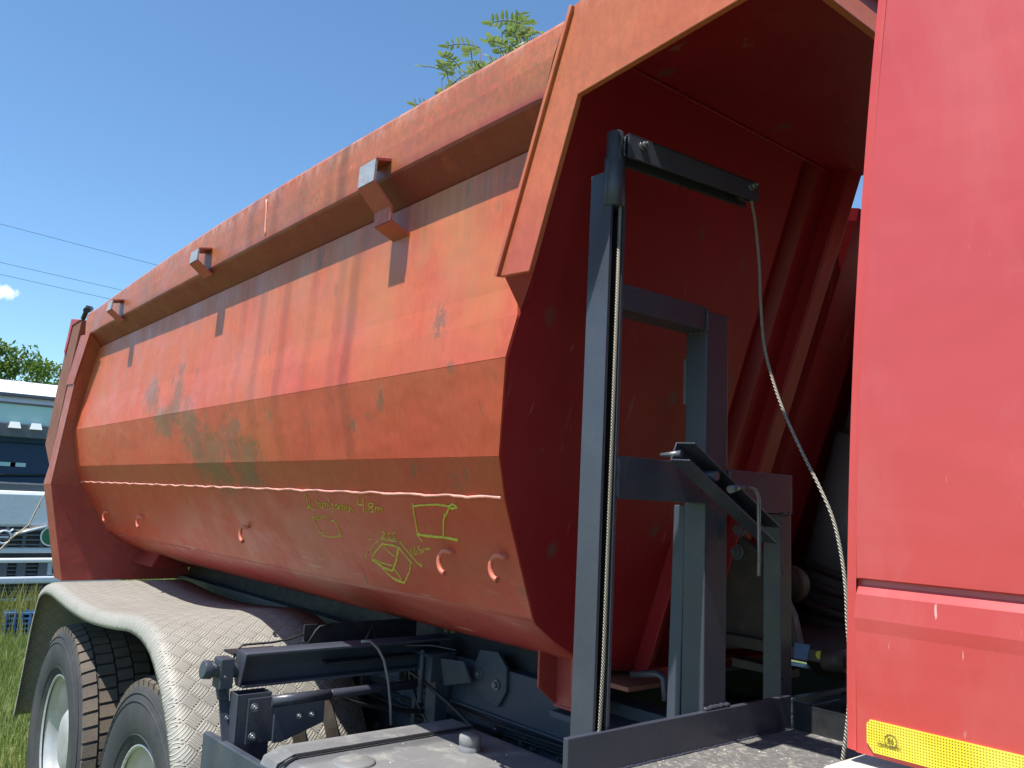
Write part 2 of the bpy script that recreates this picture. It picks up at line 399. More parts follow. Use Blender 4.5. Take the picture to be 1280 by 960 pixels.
# ------------------------------------------------------------ ground
g = MB().box(-400, 400, -400, 400, -.4, 0).build('ground', M_ground); tag(g, 'rough green meadow that the trucks are parked on', 'ground', kind='structure')

# ============================================================ THE TIPPER TRUCK
T = empty('tipper_truck', (-2.2, 2.25, 0))
tag(T, 'red and orange three axle tipper truck with grey crane hoist behind its red cab', 'truck')
YC = 2.25
def hx(z): return -1.27 + .35 * (z - 2.135)              # leaning headboard plane
def oy(z): return .98 if z >= 1.76 else .98 + (1.76 - z) * .21
RK = [(1.20, -5.27), (1.76, -5.27), (2.305, -4.97), (2.56, -4.74)]
def hr(z):
    for (a, xa), (b, xb) in zip(RK, RK[1:]):
        if z <= b or b == 2.56: return xa + (xb - xa) * (z - a) / (b - a)
PROF = [(1.045, 2.49), (1.041, 2.205), (1.036, 2.142), (1.033, 2.06), (1.081, 1.865), (1.127, 1.775), (1.300, 1.508), (1.312, 1.493), (1.39, 1.446), (1.475, 1.404), (1.60, 1.362), (1.753, 1.339)]
# --- dump body shell
m = MB()
for s in (0, 1):
    f = (lambda y: y) if s == 0 else (lambda y: 2*YC - y)
    def fxr(z): return hx(z) if z < 2.2 else -1.277 + .42*(z-2.205)
    for part, sm_ in [(PROF[k:k+2], False) for k in range(6)] + [(PROF[6:], True)]:
        rows = []; n = 24
        for i in range(n+1):
            t = i / n; rows.append([(fxr(z) + (hr(z) - fxr(z)) * t, f(y), z) for y, z in part])
        m.grid(rows, sm_)
zb = PROF[-1][1]
m.grid([[(hx(zb), PROF[-1][0], zb), (hx(zb), 2*YC - PROF[-1][0], zb)], [(hr(zb), PROF[-1][0], zb), (hr(zb), 2*YC - PROF[-1][0], zb)]])
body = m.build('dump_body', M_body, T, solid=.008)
# --- top rail, bowed a little upward
def rail(side):
    f = (lambda y: y) if side == 0 else (lambda y: 2*YC - y)
    m = MB(); rows = []; n = 40
    x0, x1 = -1.098, -4.86
    for i in range(n+1):
        t = i / n; x = x0 + (x1 - x0) * t
        b = .010*(1-t) + .032 * math.sin(math.pi * min(1, max(0, t*1.05))); lo_ = -.010 * math.exp(-t*8)
        o = -.006 * math.sin(math.pi * t)
        sec = [(1.048, 2.492), (.983+o, 2.549+lo_), (.979+o, 2.556+lo_), (.977+o, 2.62), (.982+o, 2.668+b), (.992+o, 2.682+b), (1.012, 2.690+b), (1.044, 2.689+b), (1.048, 2.68+b), (1.048, 2.50)]
        xoff = [0.0]*10
        rows.append([(x + (-.12*(z-2.55) if t > .99 else -(2.69-z)*.37 if i == 0 else 0), f(y), z) for (y, z) in sec])
    m.grid(rows); k = len(rows[0])
    m.add(rows[0], [list(range(k))]); m.add(rows[-1], [list(range(k))])
    return m.build('top_rail', M_rail, body)
rail(0); rail(1)
# seam in the rail, a little weld bead
m = MB()
pp = [Vector((-2.47 + .012*math.sin(z*60)*.15 - (z-2.62)*.12, .9715 - .0*z, z)) for z in [2.565 + i*.0135 for i in range(10)]]
m.tube(pp, .0028, 6); m.build('rail_seam', M_weld, body)
# --- front gusset strips and canopy
for s in (0, 1):
    f = (lambda y: y) if s == 0 else (lambda y: 2*YC - y)
    m = MB()
    A = [at(u, v, Y=.966) for u, v in ((722, 118), (661, 339), (622, 346), (698, 95))]
    B = at(716, 18, Y=.966); Cc = at(742, 0, Y=.966); 
    xf = -.62
    side = [(A[0].x, A[0].z), (A[1].x, A[1].z), (A[2].x, A[2].z), (B.x, 2.688), (-1.0, 2.70), (xf, 2.70), (xf, 2.533)]
    m.prism([(x, f(.966), z) for x, z in side], (0, .012 if s == 0 else -.012, 0))
    m.build('canopy_side', M_strip, body, bevel=.0015)
    # lip down the rear edge of the strip
    d = Vector((B.x - A[2].x, 0, 2.688 - A[2].z)); p0 = Vector((A[2].x, f(.966), A[2].z)); y2 = f(.960)
    nrm = Vector((d.z, 0, -d.x)).normalized() * .010
    m = MB().prism([p0 - nrm*.4 + Vector((0, 0, 0)), p0 + nrm*.5, p0 + nrm*.5 + d, p0 - nrm*.4 + d], (0, -.007 if s == 0 else .007, 0))
    m.build('strip_lip', M_strip, body, bevel=.001)
    m = MB().prism([(A[1].x+.0, f(.978), A[1].z+.002), (A[2].x+.004, f(.978), A[2].z+.002), (A[2].x+.02, f(1.036), A[2].z-.03), (hx(2.15), f(1.036), 2.15)], (0, 0, .004))
    m.build('gusset_base', M_head, body)
    MB().add([(-1.29, f(1.052), 2.49), (hx(2.49), f(1.052), 2.49), (hx(2.142)-.002, f(1.046), 2.142), (-1.29, f(1.046), 2.200)], [(0, 1, 2, 3)]).build('corner_web', M_head, body, solid=.004)
# roof plates of the canopy: near half, far half, leaving the slot for the cylinder
for y0, y1 in ((1.052, 1.99), (2*YC - 1.99, 2*YC - 1.052)):
    m = MB().prism([(hx(2.66)-.10, y0, 2.650), (-.625, y0, 2.660), (-.625, y0, 2.688), (hx(2.66)-.10, y0, 2.680)], (0, y1 - y0, 0))
    m.build('canopy_roof', M_head, body)
m = MB().box(hx(2.66), -.625, 1.97, 2*YC-1.97, 2.775, 2.79); m.box(hx(2.66), -.625, 1.99, 1.998, 2.689, 2.775); m.box(hx(2.66), -.625, 2*YC-1.998, 2*YC-1.99, 2.689, 2.775)
m.build('canopy_sun_cover', M_head, body)  # added raised roof over the slot, keeps sun off the recess sheet
m = MB().prism([(-.618, .978, 2.533), (-.606, .978, 2.533), (-.665, .978, 2.705), (-.685, .978, 2.70)], (0, 2*(YC-.978), 0)).build('canopy_lip', M_strip, body, bevel=.002)
# --- headboard: flat sheet with folded ribs and a recess for the lifting cylinder
def hb(y, z, o=0.): return (hx(z) + o, y, z)
for s in (0, 1):
    f = (lambda y: y) if s == 0 else (lambda y: 2*YC - y)
    edge = PROF
    m = MB()
    for (ya, za), (yb, zb_) in zip(edge, edge[1:]):
        if za != zb_: m.add([hb(f(ya), za), hb(f(yb), zb_), hb(f(1.78), zb_), hb(f(1.78), za)], [(0, 1, 2, 3)])
    m.add([hb(f(1.0), 2.66), hb(f(1.045), 2.49), hb(f(1.78), 2.49), hb(f(1.78), 2.66)], [(0, 1, 2, 3)])
    # folded channel, flat, then the return into the recess
    cols = [(1.78, 0), (1.795, -.035), (1.845, -.035), (1.86, 0), (1.93, 0)]
    m.grid([[hb(f(y), z, o) for y, o in cols] for z in (1.30, 2.66)])
    m.build('headboard', M_head, body, solid=.006)
    m = MB().prism([hb(f(1.925), 1.30, -.12), hb(f(1.925), 1.30, .045), hb(f(1.985), 1.30, .045), hb(f(1.985), 1.30, -.12)], (.35*1.355, 0, 1.355))
    m.build('headboard_rib', M_head, body, bevel=.004)
    # small triangular stiffener low down
    p = [at(842, 712, X=hx(1.65)+.02)]
    m = MB().prism([hb(f(1.70), 1.345, .002), hb(f(1.70), 1.345, .05), hb(f(1.70), 1.62, .05), hb(f(1.70), 1.70, .002)], (0, .012 if s == 0 else -.012, 0))
    m.build('headboard_stiffener', M_head, body, bevel=.002)
    m = MB().box(hx(1.34)-.06, hx(1.34)+.10, min(f(1.58), f(1.78)), max(f(1.58), f(1.78)), 1.322, 1.334)
    m.build('headboard_foot_plate', M_tail, body, bevel=.002)
m = MB(); rows = []
for z, o in ((1.30, -.10), (2.60, -.10), (2.635, -.105)):
    rows.append([hb(y, z, o) for y in (1.985, 2.06, 2.10, 2.16, 2.34, 2.40, 2.44, 2*YC - 1.985)])
for r in rows:
    for k in (3, 4): r[k] = (r[k][0] + .05, r[k][1], r[k][2])
m.grid(rows); m.build('recess_sheet', M_head, body, solid=.006)
# --- weld bead on the crease ledge, its sunlight put into the pale colour
m = MB(); pts = []
for i in range(160):
    t = i/159; z = 1.775; x = hx(z) - .005 + (hr(z) + .03 - hx(z)) * t
    pts.append((x, 1.1185 + random.uniform(-.0012, .0012), z + .004 + .0018*math.sin(i*.9) + random.uniform(-.0012, .0012)))
m.tube(pts, .0038, 6); m.build('sunlit_weld_bead', M_weld, body)
# --- rear pillar ring
def pillar(s):
    f = (lambda y: y) if s == 0 else (lambda y: 2*YC - y)
    zs = [2.555, 2.49, 2.305, 2.06, 1.865, 1.775, 1.76, 1.60, 1.501, 1.404, 1.339, 1.225]
    def wy(z):
        if z >= 2.49: return 1.045
        for (ya, za), (yb, zb_) in zip(PROF, PROF[1:]):
            if zb_ <= z <= za: return ya + (yb-ya) * (za - z) / (za - zb_)
        return 1.80
    m = MB()
    m.grid([[(hr(z), f(oy(z)), z), (hr(z), f(wy(z)+.004), z)] for z in zs])
    m.grid([[(hr(z), f(oy(z)), z), (hr(z) - (.16 if z > 1.8 else .20), f(oy(z)), z)] for z in zs])
    m.grid([[(hr(z) - .17, f(oy(z)), z), (hr(z) - .17, f(wy(z)), z)] for z in zs])
    m.build('rear_pillar', M_pillar, body, solid=.008)
pillar(0); pillar(1)
m = MB().prism([(-4.92, .970, 2.56), (-4.72, .970, 2.545), (-4.97, .970, 2.30), (-5.15, .970, 2.31)], (0, .006, 0)).build('pillar_doubler', M_pillar, body)
# --- tailgate behind the pillars
m = MB()
tg = [(-5.02, 2.665), (-5.27, 2.70), (-5.37, 2.52), (-5.62, 1.99), (-5.42, 1.86), (-5.20, 2.34)]
for yy in (.985, 2*YC-.985-.03): m.prism([(x, yy, z) for x, z in tg], (0, .03, 0))
m.prism([(-5.27, 1.015, 2.70), (-5.23, 1.015, 2.69), (-5.56, 1.015, 1.99), (-5.62, 1.015, 1.99)], (0, 2*(YC-1.015), 0))
m.prism([(-5.62, 1.115, 1.99), (-5.58, 1.115, 1.99), (-5.50, 1.115, 1.33), (-5.54, 1.115, 1.33)], (0, 2*(YC-1.115), 0))
tgo = m.build('tailgate', M_tail, T, bevel=.004)
MB().prism([(-5.02, .979, 2.665), (-5.27, .979, 2.705), (-5.37, .979, 2.52), (-5.33, .979, 2.50), (-5.23, .979, 2.66)], (0, .02, 0)).build('tailgate_edge_strip', M_tailred, tgo, bevel=.003)
# hinge pin block at the rear top corner
m = MB(); m.tube([at(104, 398, Y=.99), at(110, 384, Y=.99)], .013, 10); m.tube([at(108, 388, Y=.97), at(113, 386, Y=1.06)], .017, 10)
m.build('tailgate_hinge', M_plast, tgo)
# --- tarp brackets on the rail
strap = [(.985, 2.590), (.934, 2.578), (.932, 2.522), (.983, 2.472), (.985, 2.436), (1.045, 2.412)]
short = [(.985, 2.628), (.925, 2.615), (.922, 2.572), (.978, 2.530)]
long_ = strap
for x in (-1.75, -2.98, -4.14):
    m = MB(); w = .078; strap = long_ if x > -2 else short
    for (ya, za), (yb, zb_) in zip(strap, strap[1:]):
        d = Vector((0, yb-ya, zb_-za)).normalized(); nn = Vector((0, -d.z, d.y)) * .003
        p = [Vector((x-w/2, ya, za)) - nn, Vector((x-w/2, yb, zb_)) - nn, Vector((x-w/2, yb, zb_)) + nn, Vector((x-w/2, ya, za)) + nn]
        m.prism(p, (w, 0, 0))
    tb = m.build('tarp_bracket', M_brk, body); tb.data.materials.append(M_worn)
    for i in range(6, 12): tb.data.polygons[i].material_index = 1
# --- lashing hooks below the crease
def panel_y(z): return 1.127 + (1.775 - z) * (1.305-1.127) / (1.775-1.501)
h0 = None
for (u, v) in ((137, 640), (180, 646), (312, 659), (566, 690), (632, 696)):
    z = 1.640; p = onplane(u, v, (0, 1.127, 1.775), (0, 1.775-1.501, 1.305-1.127)); x = p.x; z = p.z
    y = panel_y(z)
    c = Vector((x, y - .006, z - .020)); pts = []
    for k in range(13):
        a = math.radians(60 + k * 19)
        pts.append(c + Vector((-.024*math.cos(a+math.pi)*-1 * .75, -.014 - .012*math.sin(a*.5), .024*math.sin(a))))
    pts = [Vector((x+.012, y, z+.004))] + [Vector((x + .024*math.cos(math.radians(60+k*21)), y - .020 - .004*math.sin(k*.3), z - .024 + .027*math.sin(math.radians(60+k*21)))) for k in range(11)]
    MB().tube(pts, [.006]*11 + [.008], 10).build('lashing_hook', M_hook, body)
# --- feet under the body
for s in (0, 1):
    f = (lambda y: y) if s == 0 else (lambda y: 2*YC - y)
    m = MB()
    X0, X1 = -1.735, -1.60
    for x in (X0, X1-.006): m.prism([(x, f(1.535), 1.385), (x, f(1.66), 1.36), (x, f(1.66), 1.235), (x, f(1.60), 1.235), (x, f(1.535), 1.285)], (.008, 0, 0))
    y0, y1 = sorted((f(1.60), f(1.608)))
    m.box(X0, X1, y0, y1, 1.235, 1.37)
    y0, y1 = sorted((f(1.597), f(1.66)))
    m.box(X0, X1, y0, y1, 1.229, 1.237)
    m.build('support_foot', M_head if s else M_pillar, body, bevel=.002)
    m = MB()
    q = [(-4.72, 1.375), (-4.33, 1.375), (-4.30, 1.33), (-4.72, 1.33)]
    q = [at(155, 679, Y=1.50), at(201, 691, Y=1.50), at(190, 709, Y=1.44), at(146, 696, Y=1.44)]
    q = [Vector((p.x, f(p.y), p.z)) for p in q]
    q += [Vector((q[1].x, f(1.75), q[2].z-.01)), Vector((q[0].x, f(1.75), q[3].z-.01))]
    m.add(q, [(0, 1, 2, 3), (1, 2, 4), (0, 3, 5)])
    m.build('saddle_bracket', M_pillar, body, solid=.008)
# --- chalk notes (stroke coordinates read off the panel)
def chalk():
    o = (370, 610); k = 260/1280
    St = []
    def st(*p, w=1.0): St.append((p, w))
    st((62,50),(72,42),(78,58),(82,85),(88,105),(95,120),(110,128),(124,134)); st((92,72),(98,95),(92,118),(80,136),(84,120),(100,108))
    st((130,85),(142,80),(146,90),(136,102),(150,112),(150,122)) ; st((150,100),(160,92),(166,100),(156,112),(164,122),(176,116))
    st((178,124),(178,92),(190,92),(192,122),(196,94),(206,94),(208,126)); st((214,94),(218,126),(230,122)); st((212,68),(222,86))
    st((246,98),(234,104),(240,114),(248,124),(236,130),(234,142)); st((268,102),(254,108),(254,126),(268,124),(272,104),(276,132))
    st((282,134),(284,104),(296,108),(300,138)); st((308,106),(312,140)); st((322,110),(324,140),(340,142),(342,112),(344,150)); st((345,112),(366,148))
    st((398,62),(392,98),(428,108),w=1.2); st((424,66),(428,108),(432,146),w=1.2); st((446,140),(454,158))
    st((486,92),(460,98),(462,112),(486,124),(488,146),(462,148),(460,132),(484,112),(488,94),w=1.2)
    st((504,146),(502,118),(518,120),(520,148),(524,122),(540,126),(546,152),w=1.2)
    st((110,180),(128,178),(120,196)); st((132,172),(130,192),(142,192),(140,182),(130,184)); st((150,170),(144,192),(158,190)); st((162,188),(166,172),(176,186),(182,170),(200,184))
    st((122,194),(140,230),(160,272),(184,278)); st((226,204),(250,200),(270,240),(292,292),(266,290)); st((172,292),(230,302),(296,300),w=1.0)
    st((732,96),(740,160),(752,230),(762,290),w=1.3); st((732,112),(800,106),(880,102),(950,112),w=1.8); st((950,118),(975,100),(1008,120),(970,126),(952,116),w=2.2)
    st((956,120),(940,160),(922,190),(920,240),(920,296),w=1.8); st((925,190),(926,160)); st((760,286),(800,292),(860,300),(930,304),(1010,322),w=2.4); st((766,300),(762,276),(778,282),(770,300),(792,330),w=1.6); st((770,288),(860,296),w=2)
    st((540,276),(556,266),(558,284),(540,304),(562,304),w=1.1); st((572,300),(574,302)); st((596,276),(584,278),(584,292),(598,296),(594,310),(582,308)); st((622,276),(608,278),(608,294),(624,298),(620,314),(606,310))
    st((530,310),(570,318),(628,328),w=1.2); st((628,316),(630,330)); st((524,322),(490,350),(466,388),w=1.0); st((450,400),(440,420),(452,436)); st((460,320),(480,312),w=.8)
    st((484,418),(512,380),(544,344),(600,352),(640,364),w=1.7); st((484,418),(486,434),(540,460),(606,478),w=1.4); st((482,440),(550,488),(606,510),(616,488),(632,440),(644,364),w=2.1)
    st((544,344),(580,390),(622,424),w=1.0); st((644,364),(690,420),(728,466),w=1.5); st((718,466),(712,510),(684,576),(664,582),w=1.6); st((540,486),(590,540),(640,574),(684,584),w=1.8)
    st((612,492),(640,530),(662,562),(658,572),(620,556),w=1.4); st((650,328),(700,390),(750,450),(786,486),w=1.2); st((786,486),(780,462))
    st((714,376),(736,418)); st((742,402),(748,410)); st((742,366),(740,398),(756,408),(762,394),(748,386)); st((772,356),(762,366),(778,384),(790,392),(776,406)); st((790,372),(800,398)); st((806,384),(810,370),(820,382),(818,366),(830,380),(834,368),(840,378))
    groups = {}
    def key(p):
        x, y = p
        return 'chalk_lettering' if (y < 160 and x < 560) else 'chalk_bracket_sketch' if x < 310 else 'chalk_box_plan' if (x > 725 and y < 335 and x < 1020) and not (y > 355) and not (700 < x < 725) else 'chalk_body_sketch'
    for pts, w in St:
        m = groups.setdefault(key(pts[0]), MB()); P = []
        for (a, b), (c, d) in zip(pts, pts[1:]):
            n = max(1, int(math.hypot(c-a, d-b)/9))
            for i in range(n): P.append((a+(c-a)*i/n, b+(d-b)*i/n))
        P.append(pts[-1])
        Q = []
        for a, b in P:
            q = onplane(o[0]+a*k, o[1]+b*k, (0, 1.127, 1.775), (0, 1.775-1.501, 1.305-1.127))
            Q.append(q + Vector((random.uniform(-.0004,.0004), -.0058, random.uniform(-.0004,.0004))))
        if len(Q) > 1: m.tube(Q, [.0015*w*random.uniform(.75, 1.2) for _ in Q], 5)
    for k_, g_ in groups.items(): g_.build(k_, M_chalk, body)
chalk()

# ------------------------------------------------------------ chassis
m = MB()
for y in (1.755, 2*YC-1.755-.07):                 # main rails (C section) full length
    m.box(-5.4, 2.2, y, y+.008, .82, 1.095); m.box(-5.4, 2.2, y, y+.07, 1.087, 1.098); m.box(-5.4, 2.2, y, y+.07, .817, .828)
for x in (-5.2, -3.9, -2.6, -1.9, -.9, .4): m.box(x, x+.12, 1.77, 2.73, .86, 1.05)
frame = m.build('chassis_rails', M_dark, T)
m = MB()
for y in (1.725, 2*YC-1.725-.08):
    m.box(-5.3, -.2, y, y+.08, 1.098, 1.247); m.box(-5.3, -.2, y-.012, y, 1.098, 1.106)
for x in (-5.0, -3.6, -2.3, -1.5): m.box(x, x+.1, 1.8, 2.7, 1.12, 1.22)
sub = m.build('subframe', M_dark, T, bevel=.003)
m = MB().box(-5.25, -1.75, 1.78, 2*YC-1.78, 1.247, 1.333).build('body_gap_filler', M_black, T)  # dark block added to fill the black gap under the body
def bolt(p, par, axis=(0, -1, 0), r=.011):
    p = Vector(p); a = Vector(axis); m = MB(); m.tube([p, p+a*.004], r*1.35, 12); m.tube([p+a*.004, p+a*.013], r, 6); m.tube([p+a*.013, p+a*.02], r*.5, 8)
    return m.build('bolt', M_bolt, par)
for x, z in ((-2.80,1.04),(-2.73,1.035),(-2.80,.98),(-2.12,1.035),(-2.03,1.045),(-1.975,1.04),(-1.86,1.04),(-1.75,1.04),(-1.65,1.04),(-1.5,1.04),(-2.9,.9),(-2.2,.92),(-2.05,.92)):
    bolt((x, 1.755, z), frame, r=.012)
for i in range(9):
    x = -2.66 + i*.045
    for z in (1.035, .985) if i % 2 else (1.035,):
        MB().tube([(x, 1.7555, z), (x, 1.753, z)], .007, 10).build('bolt_hole', M_wire, frame)
# octagonal mounting plate on the subframe
oct_ = [(635,862),(630,820),(617,808),(601,812),(593,835),(598,860),(613,882),(628,880)]
oc = [at(u, v, Y=1.712) for u, v in [(600,812),(622,815),(633,835),(632,866),(622,884),(604,876),(593,856),(592,832)]]
op = MB().prism(oc, (0, .012, 0)).build('octagon_plate', M_dark, sub, bevel=.002)
for u, v in ((600, 842), (621, 856)):
    p = at(u, v, Y=1.712); m = MB(); m.tube([p, p + Vector((0, .003, 0)) - Vector((0, .008, 0))], .016, 16); m.tube([p, p - Vector((0, .015, 0))], .010, 6); m.build('plate_bolt', M_bolt, op)
# bracket standing at the subframe, above the tank
m = MB()
c = at(565, 830, Y=1.66)
m.box(-2.44, -2.36, 1.62, 1.72, 1.17, 1.255); m.box(-2.43, -2.37, 1.65, 1.70, .96, 1.17); m.prism([(-2.34, 1.64, 1.25), (-2.24, 1.66, 1.255), (-2.22, 1.68, 1.19), (-2.34, 1.66, 1.16)], (0, .012, 0))
m.box(-2.45, -2.35, 1.60, 1.72, 1.255, 1.262); m.tube([(-2.40, 1.61, 1.10), (-2.40, 1.61, 1.27)], .009, 8)
m.build('hanger_bracket', M_dark, sub, bevel=.003)
m = MB().box(-2.22, -2.10, 1.60, 1.72, .985, 1.06); m.box(-2.30, -2.22, 1.64, 1.72, .90, 1.03); m.tube([(-2.26, 1.62, 1.0), (-2.26, 1.60, 1.0)], .018, 12)
m.build('valve_block', M_plast, frame, bevel=.005)
m = MB(); m.tube([at(u, v, Y=1.66) for u, v in ((592, 925), (604, 934), (625, 944), (650, 950), (680, 957), (705, 962))], .012, 8); m.tube([at(u, v, Y=1.70) for u, v in ((590, 930), (600, 942), (622, 954), (650, 962))], .008, 8)
m.build('air_hose', M_plast, frame)
for i, (u, v) in enumerate(((596, 926), (606, 928), (617, 931))):
    p = at(u, v, Y=1.64); MB().lathe(p, [(0, -.014), (.014, -.012), (.017, 0), (.014, .012), (0, .014)], 10, 'Z').build('hose_fitting', M_plast, frame)
# spring-like dark recess and seals under the bracket
m = MB()
for i in range(6): m.tube([(-2.66 + i*.03, 1.70, 1.12), (-2.65 + i*.03, 1.69, 1.20)], .010, 8)
m.box(-2.78, -2.46, 1.70, 1.725, 1.20, 1.225)
m.build('rubber_buffer', M_plast, sub)
# --- cross beam of the mudguard carrier
m = MB()
zt = 1.302; bx = -2.40
prof = [(bx, zt), (bx-.065, zt+.004), (bx-.085, zt-.05), (bx-.075, zt-.10), (bx-.02, zt-.10), (bx-.02, zt-.092), (bx-.066, zt-.092), (bx-.074, zt-.05), (bx-.058, zt-.006), (bx, zt-.008)]
m.prism([(x, 1.005, z) for x, z in prof], (0, .72, 0))
cb = m.build('mudguard_cross_beam', M_dark, T, bevel=.0015)
m = MB().prism([(bx+.004, 1.000, zt-.001), (bx-.068, 1.000, zt+.003), (bx-.088, 1.000, zt-.05), (bx-.062, 1.000, zt-.098), (bx-.03, 1.0, zt-.098)], (0, .005, 0)).build('beam_end_plate', M_dark2, cb, bevel=.001)
m = MB(); m.tube([(-2.385, 1.08, 1.166), (-2.385, 1.27, 1.166)], .0165, 16); m.tube([(-2.385, 1.27, 1.166), (-2.385, 1.275, 1.166), (-2.385, 1.58, 1.166)], [.0135, .0145, .0145], 16); m.build('carrier_tube', M_dark2, cb)
m = MB()
x0, x1, y0, y1 = -2.45, -2.39, .982, 1.085
t = .006
m.box(x0, x1, y0, y0+t, .62, 1.192); m.box(x0, x1, y1-t, y1, .62, 1.192); m.box(x0, x0+t, y0+t, y1-t, .62, 1.192); m.box(x1-t, x1, y0+t, y1-t, .62, 1.192)
cp = m.build('carrier_post', M_dark2, T, bevel=.0015)
m = MB().box(x1+.001, x1+.009, 1.012, 1.092, 1.055, 1.180).build('post_plate', M_dark2, cp, bevel=.0015)
for z in (1.155, 1.075): bolt((x1+.009, 1.03, z), cp, (1, 0, 0), .009)
m = MB().prism([(-2.375, 1.09, 1.15), (-2.375, 1.25, 1.155), (-2.375, 1.25, 1.09), (-2.375, 1.12, 1.05), (-2.375, 1.09, 1.05)], (-.008, 0, 0)); m.box(-2.45, -2.383, 1.09, 1.25, 1.14, 1.15)
gp = m.build('carrier_gusset', M_dark, cp, bevel=.002)
for y in (1.165, 1.205): bolt((-2.375, y, 1.118), cp, (1, 0, 0), .007)
# pivot clamp and strap in front of the mudguard
m = MB(); m.tube([(-2.47, .905, 1.255), (-2.47, 1.02, 1.243)], .021, 16); m.tube([(-2.47, .902, 1.256), (-2.47, .93, 1.252)], .026, 16)
m.box(-2.50, -2.44, .945, .985, 1.20, 1.285)
a = at(268, 828, X=-2.55); b = at(282, 868, X=-2.47)
m.prism([at(262,829,X=-2.5), at(275,828,X=-2.5), at(288,850,X=-2.46), at(287,876,X=-2.46), at(274,876,X=-2.46), at(270,850,X=-2.48)], (-.02, 0, 0))
pc = m.build('pivot_clamp', M_dark, cp, bevel=.003)
m = MB().prism([at(274,876,X=-2.46), at(287,876,X=-2.46), at(293,960,X=-2.40), at(279,960,X=-2.40)], (-.006, 0, 0)).build('pivot_strap', M_dark2, cp, bevel=.001)
for u, v in ((268, 832), (279, 845), (282, 897)): bolt(at(u, v, X=-2.455), cp, (1, 0, 0), .008)
# wire loops behind the beam
m = MB(); W_ = lambda L, X: [at(u, v, X=X) for u, v in L]
m.tube(W_([(292,823),(297,812),(304,806),(340,803),(362,799),(378,793),(382,797),(376,815)], -2.5), .0035, 6)
m.tube(W_([(376,800),(384,806),(396,814)], -2.5), .0045, 6)
m.tube(W_([(384,806),(395,788),(400,783),(414,781)], -2.55), .0035, 6)
m.build('wire_loop', M_wire, cb)
m = MB(); m.tube(W_([(455,804),(458,798),(465,782),(470,800),(474,812)], -2.5), .0035, 6); m.build('wire_hanger', M_wire, cb)
m = MB().box(-2.56, -2.48, .995, 1.15, 1.285, 1.291).build('loop_plate', M_wire, cb)
m = MB(); m.tube(W_([(452,802),(462,801),(472,810),(480,825),(485,850),(488,880),(489,906)], -2.33), .0042, 8); m.build('brake_hose', simple('grey_hose', (.22,.22,.23), .5), cb)
m = MB(); m.prism([at(490,806,X=-2.5), at(540,806,X=-2.4), at(570,812,X=-2.35), at(545,805,X=-2.7), at(500,801,X=-2.8)], (0, 0, -.004)); m.build('cover_flap', M_dark, sub)
m = MB().box(-2.62, -2.42, 1.28, 1.72, 1.245, 1.252); m.box(-2.62, -2.612, 1.28, 1.72, 1.252, 1.34); m.build('beam_tray', M_black, cb, bevel=.001)
# side guard plate low at the near side
q = [at(254, 916, Y=.955), at(262, 922, Y=.955)]
MB().prism([(-2.56, .955, 1.058), (-1.95, .955, 1.075), (-1.95, .955, .70), (-2.56, .955, .70)], (0, .022, 0)).build('side_guard', M_dark, T, bevel=.003)

# --- fuel tank
m = MB().box(-2.21, -1.12, .965, 1.62, .50, 1.10)
tank = m.build('fuel_tank', M_tank, T, bevel=.055, seg=6)
for po in tank.data.polygons: po.use_smooth = False
c = at(587, 938, Z=1.10)
m = MB().lathe((c.x, c.y, 1.098), [(.030, 0), (.031, .012), (.028, .015), (.028, .018), (.030, .022), (.030, .040), (.026, .045), (0, .047)], 28, 'Z').build('tank_cap', M_tank, tank)
def strapm(x, w, name, mat, h):
    m = MB(); sec = [(.96, .6), (.96, 1.05), (.975, 1.085), (1.015, 1.102), (1.57, 1.102)]
    m.grid([[(x + d, y - (h if z < 1.09 else 0), z + (h if z > 1.04 else 0)) for y, z in sec] for d in (0, w)]); return m.build(name, mat, tank, solid=.003)
strapm(-2.06, .012, 'tank_strap', M_plast, .004)
strapm(-2.16, .085, 'tank_band', M_tank, .003)
c = at(442, 954, Z=1.10); MB().lathe((c.x, c.y, 1.098), [(.055, 0), (.055, .006), (.05, .009), (0, .01)], 30, 'Z').build('tank_sender_cover', M_tank, tank)
m = MB()
for i in range(26):
    x = random.uniform(-2.15, -1.5); y = random.uniform(1.0, 1.5); r = random.uniform(.0012, .003)
    m.lathe((x, y, 1.1), [(r, 0), (r*.8, r*.6), (0, r*.8)], 6, 'Z')
m.build('tank_debris', M_cream, tank)['kind'] = 'stuff'

# --- deck, upright plate and the crane hoist
deck = MB().box(-1.05, -.25, 1.0, 1.70, 1.285, 1.318).build('deck_plate', M_deck, T, bevel=.002)
m = MB()
for i in range(130):
    x = random.uniform(-1.045, -.6); y = 1.02 + abs(random.gauss(0, .25)); r = random.uniform(.0006, .0018)
    if y < 1.62: m.lathe((x, y, 1.318), [(r, 0), (r*.8, r*.7), (0, r)], 6, 'Z')
m.build('deck_grit', M_cream, deck)['kind'] = 'stuff'
up = MB().box(-1.062, -1.05, 1.003, 1.66, 1.20, 1.386).build('upright_plate', M_dark2, T, bevel=.0015)
MB().box(-1.05, -.35, 1.662, 1.674, 1.285, 1.372).build('side_upright', M_black, up, bevel=.001)
PX0, PX1 = -1.118, -1.063
hoist = MB().box(PX0, PX1, 1.375, 1.447, 1.22, 2.183).build('crane_hoist', M_dark2, T, bevel=.0025)
tag(hoist, 'dark grey')
